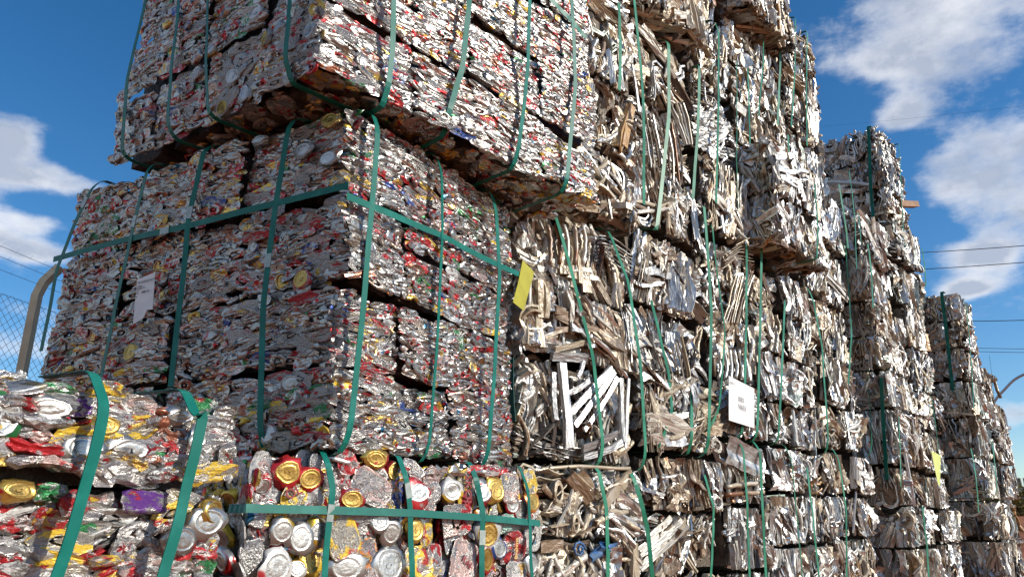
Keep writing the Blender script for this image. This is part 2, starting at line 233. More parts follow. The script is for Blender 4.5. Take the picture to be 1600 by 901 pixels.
BARS = [('c0', 'bar', 'bright', 0.043, [(0.273, 2.153), (0.284, 1.953), (0.304, 1.797)]), ('c0', 'bar', 'grey', 0.024, [(0.219, 2.107), (0.231, 1.908)]),
 ('c0', 'bar', 'bright', 0.03, [(0.318, 1.944), (0.499, 2.076), (0.646, 2.184)]), ('c0', 'bar', 'bright', 0.027, [(0.351, 1.893), (0.52, 2.021), (0.666, 2.172)]),
 ('c0', 'bar', 'bright', 0.025, [(0.419, 1.88), (0.569, 2.013), (0.685, 2.145)]), ('c0', 'bar', 'grey', 0.027, [(0.312, 2.024), (0.478, 2.116)]),
 ('c0', 'bar', 'bright', 0.025, [(0.383, 2.103), (0.434, 2.196)]), ('c0', 'bar', 'grey', 0.033, [(0.401, 1.798), (0.66, 1.884)]), ('c0', 'bar', 'grey', 0.033, [(0.413, 1.764), (0.709, 1.854)]),
 ('c0', 'bar', 'grey', 0.027, [(0.722, 2.15), (0.714, 1.854)]), ('c0', 'bar', 'bright', 0.021, [(0.787, 2.159), (0.733, 1.827)]), ('c0', 'bar', 'grey', 0.037, [(0.208, 2.174), (0.458, 2.199)]),
 ('c0', 'bar', 'beige', 0.024, [(0.222, 2.203), (0.537, 2.301)]), ('c0', 'strip', 'beige', 0.021, [(0.203, 2.469), (0.233, 2.275)]), ('c0', 'strip', 'white', 0.024, [(0.261, 2.482), (0.277, 2.269)]),
 ('c0', 'tube', 'white', 0.021, [(0.183, 2.754), (0.209, 2.719), (0.212, 2.642), (0.197, 2.578)]), ('c0', 'tube', 'white', 0.021, [(0.247, 2.774), (0.274, 2.738), (0.276, 2.659), (0.26, 2.595)]),
 ('c0', 'tube', 'white', 0.022, [(0.308, 2.792), (0.335, 2.756), (0.337, 2.676), (0.32, 2.61)]), ('c0', 'tube', 'white', 0.022, [(0.371, 2.811), (0.398, 2.775), (0.4, 2.693), (0.382, 2.627)]),
 ('c0', 'tube', 'white', 0.022, [(0.44, 2.832), (0.469, 2.795), (0.469, 2.712), (0.451, 2.644)]), ('c0', 'strip', 'silver', 0.012, [(0.584, 2.829), (0.703, 2.844), (0.861, 2.82)]),
 ('c0', 'strip', 'silver', 0.012, [(0.593, 2.812), (0.702, 2.823), (0.859, 2.799)]), ('c0', 'strip', 'silver', 0.012, [(0.603, 2.795), (0.7, 2.803), (0.857, 2.777)]),
 ('c0', 'strip', 'silver', 0.012, [(0.612, 2.778), (0.699, 2.782), (0.855, 2.756)]), ('c0', 'strip', 'silver', 0.012, [(0.622, 2.761), (0.698, 2.762), (0.854, 2.735)]),
 ('c0', 'strip', 'silver', 0.012, [(0.631, 2.744), (0.696, 2.741), (0.852, 2.714)]), ('c0', 'strip', 'silver', 0.012, [(0.641, 2.727), (0.695, 2.721), (0.85, 2.694)]),
 ('c0', 'strip', 'white', 0.016, [(0.936, 2.865), (0.967, 2.803), (0.918, 2.669)]), ('c0', 'strip', 'white', 0.016, [(0.955, 2.87), (0.986, 2.808), (0.942, 2.675)]),
 ('c0', 'strip', 'white', 0.016, [(0.974, 2.876), (1.005, 2.813), (0.967, 2.681)]), ('c0', 'strip', 'white', 0.016, [(0.993, 2.881), (1.024, 2.818), (0.992, 2.687)]),
 ('c0', 'strip', 'white', 0.016, [(1.012, 2.886), (1.043, 2.823), (1.017, 2.693)]), ('c0', 'strip', 'white', 0.039, [(0.365, 1.683), (0.308, 1.567), (0.218, 1.474)]),
 ('c0', 'strip', 'beige', 0.023, [(0.133, 1.541), (0.214, 1.603), (0.29, 1.655)]), ('c0', 'strip', 'beige', 0.068, [(0.492, 1.544), (0.668, 1.655), (0.775, 1.709)]),
 ('c0', 'strip', 'beige', 0.026, [(0.171, 1.488), (0.357, 1.505)]), ('c0', 'strip', 'brown', 0.027, [(0.354, 1.456), (0.585, 1.524)]),
 ('c0', 'tube', 'beige', 0.016, [(0.136, 1.703), (0.345, 1.729), (0.751, 1.736)]), ('c0', 'strip', 'beige', 0.04, [(0.545, 1.637), (0.748, 1.691)]),
 ('c0', 'strip', 'beige', 0.036, [(0.675, 1.431), (0.819, 1.329)]), ('c0', 'tube', 'white', 0.021, [(0.207, 1.375), (0.245, 1.305)]), ('c0', 'bar', 'brown', 0.041, [(0.111, 1.412), (0.249, 1.421)]),
 ('c1', 'strip', 'beige', 0.016, [(0.013, 2.129), (-0.012, 1.988), (0.005, 1.821)]), ('c1', 'strip', 'brown', 0.016, [(0.036, 2.132), (0.011, 1.99), (0.028, 1.822)]),
 ('c1', 'strip', 'beige', 0.016, [(0.06, 2.135), (0.034, 1.992), (0.051, 1.824)]), ('c1', 'strip', 'brown', 0.016, [(0.084, 2.138), (0.057, 1.995), (0.074, 1.825)]),
 ('c1', 'strip', 'beige', 0.016, [(0.108, 2.142), (0.08, 1.997), (0.097, 1.827)]), ('c1', 'strip', 'brown', 0.016, [(0.132, 2.145), (0.104, 1.999), (0.12, 1.828)]),
 ('c1', 'strip', 'beige', 0.016, [(0.156, 2.148), (0.128, 2.002), (0.144, 1.83)]), ('c1', 'bar', 'grey', 0.029, [(0.091, 2.098), (0.262, 2.106), (0.439, 2.066)]),
 ('c1', 'bar', 'grey', 0.071, [(0.144, 1.879), (0.365, 1.912)]), ('c1', 'strip', 'silver', 0.019, [(0.129, 3.713), (0.179, 3.553), (0.214, 3.381)]),
 ('c1', 'strip', 'beige', 0.02, [(0.176, 3.721), (0.226, 3.556), (0.254, 3.384)]), ('c1', 'strip', 'brown', 0.02, [(0.223, 3.73), (0.273, 3.559), (0.295, 3.387)]),
 ('c1', 'strip', 'silver', 0.02, [(0.272, 3.739), (0.322, 3.562), (0.337, 3.39)]), ('c1', 'strip', 'beige', 0.02, [(0.322, 3.748), (0.371, 3.565), (0.379, 3.394)]),
 ('c1', 'strip', 'brown', 0.02, [(0.372, 3.757), (0.421, 3.569), (0.422, 3.397)]), ('c1', 'strip', 'silver', 0.021, [(0.424, 3.767), (0.472, 3.572), (0.465, 3.4)]),
 ('c1', 'strip', 'beige', 0.021, [(0.476, 3.776), (0.524, 3.575), (0.509, 3.404)]), ('c1', 'strip', 'brown', 0.021, [(0.529, 3.786), (0.577, 3.579), (0.554, 3.407)]),
 ('c1', 'strip', 'white', 0.024, [(0.447, 3.897), (0.532, 3.805), (0.623, 3.691)]), ('c1', 'strip', 'silver', 0.024, [(0.494, 3.919), (0.572, 3.822), (0.647, 3.701)]),
 ('c1', 'strip', 'white', 0.025, [(0.542, 3.94), (0.612, 3.839), (0.672, 3.71)]), ('c1', 'strip', 'silver', 0.025, [(0.59, 3.962), (0.654, 3.857), (0.697, 3.72)]),
 ('c1', 'strip', 'white', 0.025, [(0.64, 3.985), (0.695, 3.875), (0.722, 3.731)]), ('c1', 'strip', 'brown', 0.019, [(0.161, 2.295), (0.224, 2.206), (0.255, 2.047)]),
 ('c1', 'strip', 'beige', 0.02, [(0.194, 2.317), (0.258, 2.22), (0.287, 2.05)]), ('c1', 'strip', 'white', 0.02, [(0.228, 2.339), (0.291, 2.235), (0.319, 2.054)]),
 ('c1', 'strip', 'brown', 0.02, [(0.262, 2.362), (0.325, 2.25), (0.352, 2.057)]), ('c1', 'strip', 'beige', 0.02, [(0.297, 2.385), (0.36, 2.265), (0.385, 2.061)]),
 ('c1', 'strip', 'white', 0.02, [(0.332, 2.408), (0.395, 2.281), (0.418, 2.064)]), ('c1', 'strip', 'brown', 0.02, [(0.368, 2.432), (0.431, 2.296), (0.452, 2.068)]),
 ('c1', 'strip', 'beige', 0.021, [(0.405, 2.456), (0.467, 2.312), (0.487, 2.072)]), ('c1', 'bar', 'grey', 0.022, [(0.049, 4.068), (0.076, 3.852), (0.113, 3.686)]),
 ('c2', 'strip', 'beige', 0.019, [(0.157, 2.977), (0.371, 3.108), (0.639, 3.153)]), ('c2', 'strip', 'brown', 0.019, [(0.188, 3.01), (0.403, 3.139), (0.644, 3.177)]),
 ('c2', 'strip', 'beige', 0.019, [(0.219, 3.043), (0.437, 3.17), (0.649, 3.201)]), ('c2', 'strip', 'brown', 0.02, [(0.251, 3.077), (0.47, 3.201), (0.655, 3.225)]),
 ('c2', 'strip', 'beige', 0.02, [(0.283, 3.111), (0.505, 3.233), (0.66, 3.249)]), ('c2', 'strip', 'brown', 0.02, [(0.316, 3.145), (0.539, 3.265), (0.665, 3.274)]),
 ('c2', 'strip', 'beige', 0.02, [(0.349, 3.18), (0.574, 3.298), (0.671, 3.298)]), ('c2', 'strip', 'beige', 0.019, [(0.111, 2.626), (0.24, 2.792), (0.346, 2.983)]),
 ('c2', 'strip', 'white', 0.019, [(0.144, 2.632), (0.278, 2.808), (0.383, 2.992)]), ('c2', 'strip', 'brown', 0.019, [(0.178, 2.639), (0.315, 2.825), (0.421, 3.001)]),
 ('c2', 'strip', 'beige', 0.019, [(0.213, 2.646), (0.353, 2.842), (0.459, 3.011)]), ('c2', 'strip', 'white', 0.02, [(0.247, 2.652), (0.392, 2.859), (0.497, 3.02)]),
 ('c2', 'strip', 'brown', 0.02, [(0.283, 2.659), (0.431, 2.876), (0.536, 3.03)]), ('c2', 'strip', 'beige', 0.02, [(0.318, 2.666), (0.471, 2.894), (0.576, 3.039)]),
 ('c2', 'strip', 'white', 0.02, [(0.354, 2.673), (0.511, 2.911), (0.616, 3.049)]), ('c2', 'tube', 'silver', 0.019, [(0.041, 2.46), (0.061, 2.35), (0.018, 2.281)]),
 ('c2', 'tube', 'silver', 0.019, [(0.107, 2.471), (0.126, 2.36), (0.09, 2.291)]), ('c2', 'tube', 'silver', 0.019, [(0.173, 2.482), (0.193, 2.37), (0.164, 2.301)]),
 ('c2', 'tube', 'silver', 0.02, [(0.242, 2.493), (0.261, 2.38), (0.239, 2.311)]), ('c2', 'tube', 'silver', 0.02, [(0.312, 2.505), (0.331, 2.39), (0.317, 2.322)]),
 ('c2', 'tube', 'silver', 0.02, [(0.383, 2.517), (0.403, 2.401), (0.397, 2.333)]), ('c2', 'plate', 'grey', 0.158, [(0.056, 1.898), (0.248, 1.868), (0.467, 1.822)]),
 ('c2', 'tube', 'beige', 0.026, [(0.002, 1.689), (0.473, 1.734)]), ('c2', 'tube', 'beige', 0.026, [(-0.006, 1.649), (0.459, 1.676)]), ('c2', 'bar', 'white', 0.058, [(0.504, 4.285), (0.698, 4.27)]),
 ('c3', 'strip', 'silver', 0.059, [(0.419, 2.215), (0.402, 2.006)]), ('c3', 'strip', 'silver', 0.044, [(0.806, 2.212), (0.818, 1.994)]),
 ('c3', 'plate', 'sage', 0.091, [(0.44, 1.918), (0.485, 1.787)]), ('c3', 'plate', 'grey', 0.066, [(-0.081, 1.562), (-0.046, 1.383)]),
 ('c4', 'strip', 'bright', 0.048, [(0.444, 1.713), (0.256, 1.444)]), ('c4', 'plate', 'sage', 0.061, [(0.132, 2.675), (0.199, 2.49)]),
 ('c5', 'bar', 'bright', 0.041, [(0.077, 2.12), (-0.079, 1.697), (0.158, 1.63)])]
rng = np.random.default_rng(7)


def srgb(r, g, b):
    return tuple(((c / 255) / 12.92 if c / 255 <= 0.04045 else ((c / 255 + 0.055) / 1.055) ** 2.4) for c in (r, g, b))


# ------------------------------------------------------------------ materials
class Nodes:
    def __init__(self, name):
        self.mat = bpy.data.materials.new(name)
        self.mat.use_nodes = True
        self.nt = self.mat.node_tree
        self.nt.nodes.clear()
        self.out = self.new('ShaderNodeOutputMaterial')
        self.p = self.new('ShaderNodeBsdfPrincipled')
        self.link(self.p.outputs[0], self.out.inputs['Surface'])

    def new(self, t, **kw):
        n = self.nt.nodes.new(t)
        for k, v in kw.items():
            setattr(n, k, v)
        return n

    def link(self, a, b):
        self.nt.links.new(a, b)

    def put(self, sock, v):
        if isinstance(v, (int, float)):
            sock.default_value = v
        elif isinstance(v, tuple):
            sock.default_value = v if len(v) == 4 or sock.type == 'VECTOR' else v + (1,)
        else:
            self.link(v, sock)

    def math(self, op, a, b=0.0, clamp=False):
        n = self.new('ShaderNodeMath', operation=op, use_clamp=clamp)
        self.put(n.inputs[0], a)
        self.put(n.inputs[1], b)
        return n.outputs[0]

    def mix(self, f, a, b, kind='MIX'):
        n = self.new('ShaderNodeMixRGB', blend_type=kind)
        self.put(n.inputs[0], f)
        self.put(n.inputs[1], a)
        self.put(n.inputs[2], b)
        return n.outputs[0]

    def noise(self, vec, scale, detail=3, rough=0.5):
        n = self.new('ShaderNodeTexNoise')
        n.inputs['Scale'].default_value = scale
        n.inputs['Detail'].default_value = detail
        n.inputs['Roughness'].default_value = rough
        if vec is not None:
            self.link(vec, n.inputs['Vector'])
        return n.outputs[0]

    def step(self, v, lo, hi, a=0.0, b=1.0):
        n = self.new('ShaderNodeMapRange', interpolation_type='SMOOTHSTEP')
        self.put(n.inputs['Value'], v)
        for k, x in (('From Min', lo), ('From Max', hi), ('To Min', a), ('To Max', b)):
            n.inputs[k].default_value = x
        return n.outputs[0]

    def coords(self, rnd=None, scale=(1, 1, 1)):
        tc = self.new('ShaderNodeTexCoord')
        mp = self.new('ShaderNodeMapping')
        mp.inputs['Scale'].default_value = scale
        self.link(tc.outputs['Object'], mp.inputs['Vector'])
        if rnd is not None:
            c = self.new('ShaderNodeCombineXYZ')
            for i, k in enumerate((37.0, 91.0, 53.0)):
                self.link(self.math('MULTIPLY', rnd, k), c.inputs[i])
            self.link(c.outputs[0], mp.inputs['Location'])
        return mp.outputs[0]

    def bump(self, h, strength, dist):
        b = self.new('ShaderNodeBump')
        b.inputs['Strength'].default_value = strength
        b.inputs['Distance'].default_value = dist
        self.link(h, b.inputs['Height'])
        self.link(b.outputs[0], self.p.inputs['Normal'])

    def tinted(self, joined):
        """colour, metallic share and a random number of each piece: from the object for single pieces, from the mesh for joined ones"""
        if joined:
            a = self.new('ShaderNodeAttribute', attribute_name='tint')
            g = self.new('ShaderNodeNewGeometry')
            return a.outputs['Color'], a.outputs['Alpha'], g.outputs['Random Per Island']
        o = self.new('ShaderNodeObjectInfo')
        return o.outputs['Color'], o.outputs['Alpha'], o.outputs['Random']


def can_material(name, joined, lid=None, unit=False, bare=0.55, grain=1.0, bump=0.3):
    m = Nodes(name)
    col, met, rnd = m.tinted(joined)
    k = 0.055 if unit else 1.0          # single pieces are modelled one unit across
    v = m.coords(rnd, (k, k, k))
    fine = m.noise(v, 170.0, 4, 0.6)
    if lid is None:
        wear = m.noise(v, 42.0 * grain, 4 if grain == 1 else 3, 0.62 if grain == 1 else 0.5)
        spot = m.noise(v, 26.0 * grain, 2, 0.5)
        v2 = m.coords(m.math('ADD', rnd, 0.37), (k, k, k))
        acc = m.noise(v2, 24.0 * grain, 2, 0.5)
        hue = m.math('FRACT', m.math('MULTIPLY', rnd, 17.3))
        accent = m.mix(m.step(hue, 0.72, 0.78), (0.42, 0.025, 0.03), (0.6, 0.38, 0.05))
        accent = m.mix(m.step(hue, 0.90, 0.93), accent, (0.03, 0.12, 0.2))
        c = m.mix(m.step(acc, 0.60, 0.64), col, accent)
        c = m.mix(m.step(wear, bare, bare + 0.06, 0.0, 0.9), c, (0.37, 0.365, 0.35) if grain == 1 else (0.56, 0.55, 0.53))
        c = m.mix(m.step(spot, 0.30, 0.20, 0.0, 0.5), c, (0.12, 0.09, 0.07))
        metal = m.math('MULTIPLY', m.math('ADD', met, m.step(wear, bare, bare + 0.06, 0.0, 0.6), clamp=True), 0.92)
    else:
        c, metal = lid, 0.85
    m.put(m.p.inputs['Base Color'], c)
    m.put(m.p.inputs['Metallic'], metal)
    m.put(m.p.inputs['Roughness'], m.step(fine, 0.3, 0.7, 0.24, 0.38) if grain == 1 else m.step(spot if lid is None else fine, 0.3, 0.7, 0.24, 0.36))
    m.bump(fine, 0.10 if lid is not None else bump, 0.0025 if not unit else 0.035)
    return m.mat


def scrap_material(name, joined):
    m = Nodes(name)
    col, met, rnd = m.tinted(joined)
    big = (2.2, 2.2, 2.2) if not joined else (11, 11, 11)
    grime = m.noise(m.coords(rnd, big), 1.0, 4, 0.6)
    blot = m.noise(m.coords(m.math('ADD', rnd, 0.41), (4, 2.5, 2.5) if not joined else (26, 26, 26)), 1.0, 4, 0.6)
    c = m.mix(m.step(grime, 0.52, 0.70, 0.0, 0.6), col, (0.20, 0.155, 0.105))
    c = m.mix(m.step(blot, 0.56, 0.64, 0.0, 0.35), c, (0.56, 0.55, 0.52))
    c = m.mix(m.step(blot, 0.40, 0.30, 0.0, 0.5), c, (0.10, 0.085, 0.07))
    rust = m.math('MULTIPLY', m.step(m.math('FRACT', m.math('MULTIPLY', rnd, 13.7)), 0.955, 0.965), m.step(grime, 0.45, 0.6))
    c = m.mix(rust, c, (0.22, 0.10, 0.045))
    m.put(m.p.inputs['Base Color'], c)
    m.put(m.p.inputs['Metallic'], m.math('MULTIPLY', met, m.step(grime, 0.52, 0.74, 1.0, 0.55)))
    m.put(m.p.inputs['Roughness'], m.step(blot, 0.3, 0.7, 0.3, 0.52))
    m.bump(m.noise(m.coords(rnd, (5, 3, 3) if not joined else (40, 40, 40)), 1.0, 2, 0.5), 0.25, 0.05 if not joined else 0.004)
    return m.mat


def plain(name, color, rough=0.6, metal=0.0, var=None, scale=8.0, bump=0.0, dist=0.01, lo=0.4, hi=0.65):
    m = Nodes(name)
    v = m.coords()
    n = m.noise(v, scale, 5, 0.6)
    m.put(m.p.inputs['Base Color'], m.mix(m.step(n, lo, hi), color, var) if var else color)
    m.put(m.p.inputs['Roughness'], rough)
    m.put(m.p.inputs['Metallic'], metal)
    if bump:
        m.bump(m.noise(v, scale * 4, 5, 0.6), bump, dist)
    return m.mat


M_CAN = can_material('crushed can metal', False, unit=True, bare=0.60, grain=0.38, bump=0.03)
M_CAN_JOINED = can_material('crushed can metal, joined', True, bare=0.60, grain=0.38, bump=0.015)
M_CAN_DENSE = can_material('worn can metal', False, unit=True, bare=0.47, bump=0.42)
M_CAN_DENSE_JOINED = can_material('worn can metal, joined', True, bare=0.47, bump=0.42)
M_LID_SILVER = can_material('can end silver', False, lid=(0.46, 0.455, 0.44), unit=True)
M_LID_GOLD = can_material('can end gold', False, lid=(0.46, 0.30, 0.085), unit=True)
M_SCRAP = scrap_material('aluminium scrap', False)
M_SCRAP_JOINED = scrap_material('aluminium scrap, joined', True)
M_CORE_CAN = plain('pressed can body', (0.13, 0.11, 0.095), 0.6, 0.4, (0.06, 0.05, 0.042), 22, 0.6, 0.02)  # metal colour darkened to put the shade of the gaps into it
M_CORE_SCRAP = plain('pressed scrap body', (0.16, 0.13, 0.10), 0.55, 0.5, (0.05, 0.04, 0.03), 16, 0.6, 0.02)
M_STRAP_TEAL = plain('teal strapping', (0.003, 0.135, 0.105), 0.42, 0.0, (0.012, 0.19, 0.15), 14, 0, 0, 0.45, 0.7)
M_STRAP_GREEN = plain('faded green strapping', (0.012, 0.15, 0.085), 0.4, 0.0, (0.05, 0.27, 0.17), 5)
for m_ in (M_STRAP_TEAL, M_STRAP_GREEN):
    [n for n in m_.node_tree.nodes if n.type == 'BSDF_PRINCIPLED'][0].inputs['Specular IOR Level'].default_value = 0.22
M_SEAL = plain('strap seal', (0.36, 0.42, 0.40), 0.5, 0.5, (0.28, 0.33, 0.31), 60)
M_PAPER = plain('white paper', (0.82, 0.82, 0.80), 0.7, 0.0, (0.74, 0.74, 0.73), 14, 0.2, 0.004)
M_YELLOW = plain('yellow card', (0.42, 0.40, 0.03), 0.65, 0.0, (0.36, 0.34, 0.025), 16, 0.2, 0.004)
M_LIME = plain('pale yellow card', (0.66, 0.72, 0.22), 0.65, 0.0, (0.6, 0.66, 0.2), 16)
M_INK = plain('grey print', (0.06, 0.06, 0.07), 0.7)
M_INK_PALE = plain('faded print', (0.36, 0.36, 0.37), 0.7)
M_INK_RED = plain('dark red print', (0.26, 0.02, 0.03), 0.5)
M_INK_GOLD = plain('gold print', (0.75, 0.52, 0.2), 0.4)
M_WOOD = plain('raw timber', (0.36, 0.2, 0.1), 0.7, 0, (0.24, 0.12, 0.06), 12, 0.3, 0.01)
M_SOIL = plain('red soil', (0.42, 0.145, 0.06), 0.95, 0, (0.30, 0.09, 0.035), 1.3, 0.6, 0.05)
M_CONCRETE = plain('cream concrete lightened for sun', (0.80, 0.66, 0.42), 0.85, 0, (0.72, 0.58, 0.36), 9, 0.3, 0.01)  # base colour lightened to stand in for sunlight on the shaded post
M_GREY_CONCRETE = plain('grey concrete', (0.36, 0.34, 0.33), 0.85, 0, (0.27, 0.26, 0.26), 3, 0.2, 0.01)
M_WIRE = plain('galvanised wire', (0.34, 0.35, 0.36), 0.5, 0.4)
M_CABLE = plain('black cable', (0.02, 0.02, 0.025), 0.6)
M_POLE = plain('galvanised pole', (0.42, 0.43, 0.44), 0.45, 0.5, (0.34, 0.35, 0.36), 5)
M_LEAF = plain('dry green leaves', (0.13, 0.13, 0.025), 0.6, 0, (0.22, 0.17, 0.04), 5)
M_STEM = plain('brown stems', (0.10, 0.06, 0.035), 0.8)
M_BLUE = plain('blue plastic', (0.03, 0.13, 0.34), 0.5, 0, (0.10, 0.16, 0.24), 18, 0.4, 0.004)


# ------------------------------------------------------------------ mesh helpers
class Proto:
    """one shape in numpy form, one unit across: x along the face, y into the bale, z up the face; lid = its can-end faces"""

    def __init__(self, kind, verts, faces, smooth=True, lid_from=None, lid_tint=None, split=0.0):
        self.kind = kind
        self.v = np.asarray(verts, np.float32)
        self.f = faces
        self.smooth = smooth
        self.lid_from = lid_from
        self.lid_tint = lid_tint
        self.counts = np.array([len(f) for f in faces], np.int32)
        self.idx = np.array([i for f in faces for i in f], np.int32)
        self.lid_vert = np.zeros(len(self.v), bool)
        if lid_from is not None:
            for f in faces[lid_from:]:
                self.lid_vert[list(f)] = True
        self.mesh = None
        self.lid_mesh = None

    def part_mesh(self, mat, which='all'):
        faces = self.f
        if which == 'body':
            faces = self.f[:self.lid_from]
        elif which == 'lid':
            faces = self.f[self.lid_from:]
        used = sorted({i for f in faces for i in f})
        re = {o: n for n, o in enumerate(used)}
        return make_mesh(self.kind, self.v[used], [[re[i] for i in f] for f in faces], mat, self.smooth)


def make_mesh(name, verts, faces, mat, smooth=False):
    me = bpy.data.meshes.new(name)
    me.from_pydata([tuple(map(float, v)) for v in verts], [], faces)
    if mat is not None:
        me.materials.append(mat)
    if smooth:
        me.polygons.foreach_set('use_smooth', np.ones(len(me.polygons), bool))
    me.update()
    return me


def add(name, me, parent=None, loc=None):
    o = bpy.data.objects.new(name, me)
    if parent is not None:
        o.parent = parent
    if loc is not None:
        o.location = loc
    COL.objects.link(o)
    return o


def mesh_obj(name, verts, faces, mat, parent=None, smooth=False):
    return add(name, make_mesh(name, verts, faces, mat, smooth), parent)


def tag(o, label=None, cat=None, group=None, kind=None):
    for k, v in (('label', label), ('category', cat), ('group', group), ('kind', kind)):
        if v:
            o[k] = v
    return o


def empty(name, loc, rz=0.0):
    e = bpy.data.objects.new(name, None)
    e.empty_display_size = 0.1
    e.location = loc
    e.rotation_euler = (0, 0, rz)
    COL.objects.link(e)
    return e


def box(x0, x1, y0, y1, z0, z1):
    v = [(x, y, z) for z in (z0, z1) for y in (y0, y1) for x in (x0, x1)]
    f = [(0, 2, 3, 1), (4, 5, 7, 6), (0, 1, 5, 4), (2, 6, 7, 3), (0, 4, 6, 2), (1, 3, 7, 5)]
    return v, f


def sweep(path, profiles, closed_profile=True, caps=True, ref=(0, 1, 0)):
    """tube along path; profiles = one (k,2) array or one per point; first axis lies along ref, second across"""
    path = np.asarray(path, float)
    n = len(path)
    t = np.gradient(path, axis=0)
    t /= np.linalg.norm(t, axis=1)[:, None] + 1e-9
    ref = np.asarray(ref, float)
    verts, faces = [], []
    if isinstance(profiles, np.ndarray) and profiles.ndim == 2:
        profiles = [profiles] * n
    k = len(profiles[0])
    for i in range(n):
        a = ref - t[i] * (ref @ t[i])
        a /= np.linalg.norm(a) + 1e-9
        b = np.cross(t[i], a)
        for p in profiles[i]:
            verts.append(path[i] + a * p[0] + b * p[1])
    for i in range(n - 1):
        for j in range(k):
            j2 = (j + 1) % k
            faces.append((i * k + j, i * k + j2, (i + 1) * k + j2, (i + 1) * k + j))
    if caps:
        faces.append(tuple(range(k - 1, -1, -1)))
        faces.append(tuple((n - 1) * k + j for j in range(k)))
    return np.array(verts), faces


def rotm(ax, a):
    c, s = math.cos(a), math.sin(a)
    if ax == 'x':
        return np.array([[1, 0, 0], [0, c, -s], [0, s, c]])
    if ax == 'y':
        return np.array([[c, 0, s], [0, 1, 0], [-s, 0, c]])
    return np.array([[c, -s, 0], [s, c, 0], [0, 0, 1]])


# ------------------------------------------------------------------ shapes of the crushed cans
def proto_flake(r, notch):
    """a can pressed flat and seen on its folded edge: one unit wide, 0.6 deep, 0.3 high"""
    n = 8
    x = np.linspace(-0.5, 0.5, n) + np.r_[0, r.normal(0, 0.02, n - 2), 0]
    z = 0.05 * np.sin(x * r.uniform(3, 9) + r.uniform(0, 6)) + r.normal(0, 0.02, n) - 0.25 * r.uniform(-0.2, 0.6) * x ** 2
    y = 0.30 + r.normal(0, 0.02, n)
    if notch:
        base = np.array([(-0.15, 1.0), (-0.30, 0.70), (-0.31, 0.34), (-0.20, 0.02), (-0.32, -0.30), (-0.29, -0.78), (-0.1, -1.0), (0.3, -0.7), (0.3, 0.7)])
    else:
        base = np.array([(-0.1, 1.0), (-0.27, 0.75), (-0.33, 0.15), (-0.28, -0.55), (-0.1, -1.0), (0.3, -0.7), (0.3, 0.7)])
    prof = []
    e = r.uniform(3, 7)
    for i in range(n):
        s = max((1 - min(2 * abs(x[i]), 0.999) ** e) ** 0.5, 0.42)
        h = r.uniform(0.11, 0.18) * s
        p = base * np.array([s * r.uniform(0.92, 1.06), h])
        prof.append(p * r.uniform(0.86, 1.12, (len(base), 1)))
    v, f = sweep(np.stack([x, y, z], 1), prof)
    return Proto('crushed_can', v, f, smooth=False)


def warp(v, r, amp):
    """bends and dents a shape a little with smooth random waves"""
    v = np.array(v, float)
    for _ in range(3):
        d = r.normal(0, 1, 3)
        ph, fr = r.uniform(0, 6.28), r.uniform(4, 9)
        v += np.outer(np.sin(v @ d * fr / np.linalg.norm(d) + ph), r.normal(0, amp, 3) * np.array([1, 1.3, 1]))
    return v


def lathe(rings, seg, r, wob=0.0):
    verts, faces = [], []
    for (rad, y, w) in rings:
        ph = r.uniform(0, 6.28)
        for j in range(seg):
            a = 2 * math.pi * j / seg
            rr = rad * (1 + w * (math.sin(3 * a + ph) * 0.5 + r.uniform(-0.7, 0.7)))
            verts.append((rr * math.cos(a), y + w * r.uniform(-0.12, 0.12), rr * math.sin(a)))
    for i in range(len(rings) - 1):
        for j in range(seg):
            j2 = (j + 1) % seg
            faces.append((i * seg + j, i * seg + j2, (i + 1) * seg + j2, (i + 1) * seg + j))
    return verts, faces


def proto_lid(r, gold):
    seg = 14
    bv, bf = lathe([(0.49, 0.05, 0), (0.57, 0.18, 0.12), (0.62, 0.42, 0.22), (0.66, 0.75, 0.22), (0.5, 1.0, 0.2)], seg, r)
    lv, lf = lathe([(0.5, 0.10, 0.0), (0.49, 0.0, 0.0), (0.445, 0.0, 0.0), (0.40, 0.22, 0.0), (0.35, 0.12, 0), (0.27, 0.14, 0.02), (0.12, 0.17, 0.05)], seg, r)
    nb = len(bv)
    lf = [tuple(i + nb for i in f) for f in lf]
    lf.append(tuple(nb + 6 * seg + j for j in range(seg)))
    v = list(bv) + list(lv)
    # pull tab: a raised ring
    c0 = len(v)
    ta = r.uniform(0, 6.28)
    for rad in (1.0, 0.5):
        for j in range(8):
            a = 2 * math.pi * j / 8
            x, z = 0.085 * rad * math.cos(a), 0.15 * rad * math.sin(a) + 0.05
            v.append((x * math.cos(ta) - z * math.sin(ta), 0.045, x * math.sin(ta) + z * math.cos(ta)))
    for j in range(8):
        j2 = (j + 1) % 8
        lf.append((c0 + j, c0 + j2, c0 + 8 + j2, c0 + 8 + j))
    return Proto('crushed_can', warp(v, r, 0.022), bf + lf, True, len(bf), (0.66, 0.43, 0.12, 0.9) if gold else (0.46, 0.455, 0.44, 0.9))


def proto_bottom(r):
    seg = 14
    bv, bf = lathe([(0.44, 0.02, 0), (0.53, 0.12, 0.08), (0.60, 0.35, 0.2), (0.62, 0.7, 0.25), (0.5, 1.0, 0.2)], seg, r)
    lv, lf = lathe([(0.46, 0.05, 0), (0.43, 0.0, 0), (0.40, 0.01, 0), (0.36, 0.10, 0.02), (0.31, 0.02, 0.03), (0.14, 0.05, 0.10)], seg, r)
    nb = len(bv)
    lf = [tuple(i + nb for i in f) for f in lf]
    lf.append(tuple(nb + 5 * seg + j for j in range(seg)))
    return Proto('crushed_can', warp(list(bv) + list(lv), r, 0.03), bf + lf, True, len(bf), (0.46, 0.455, 0.44, 0.9))


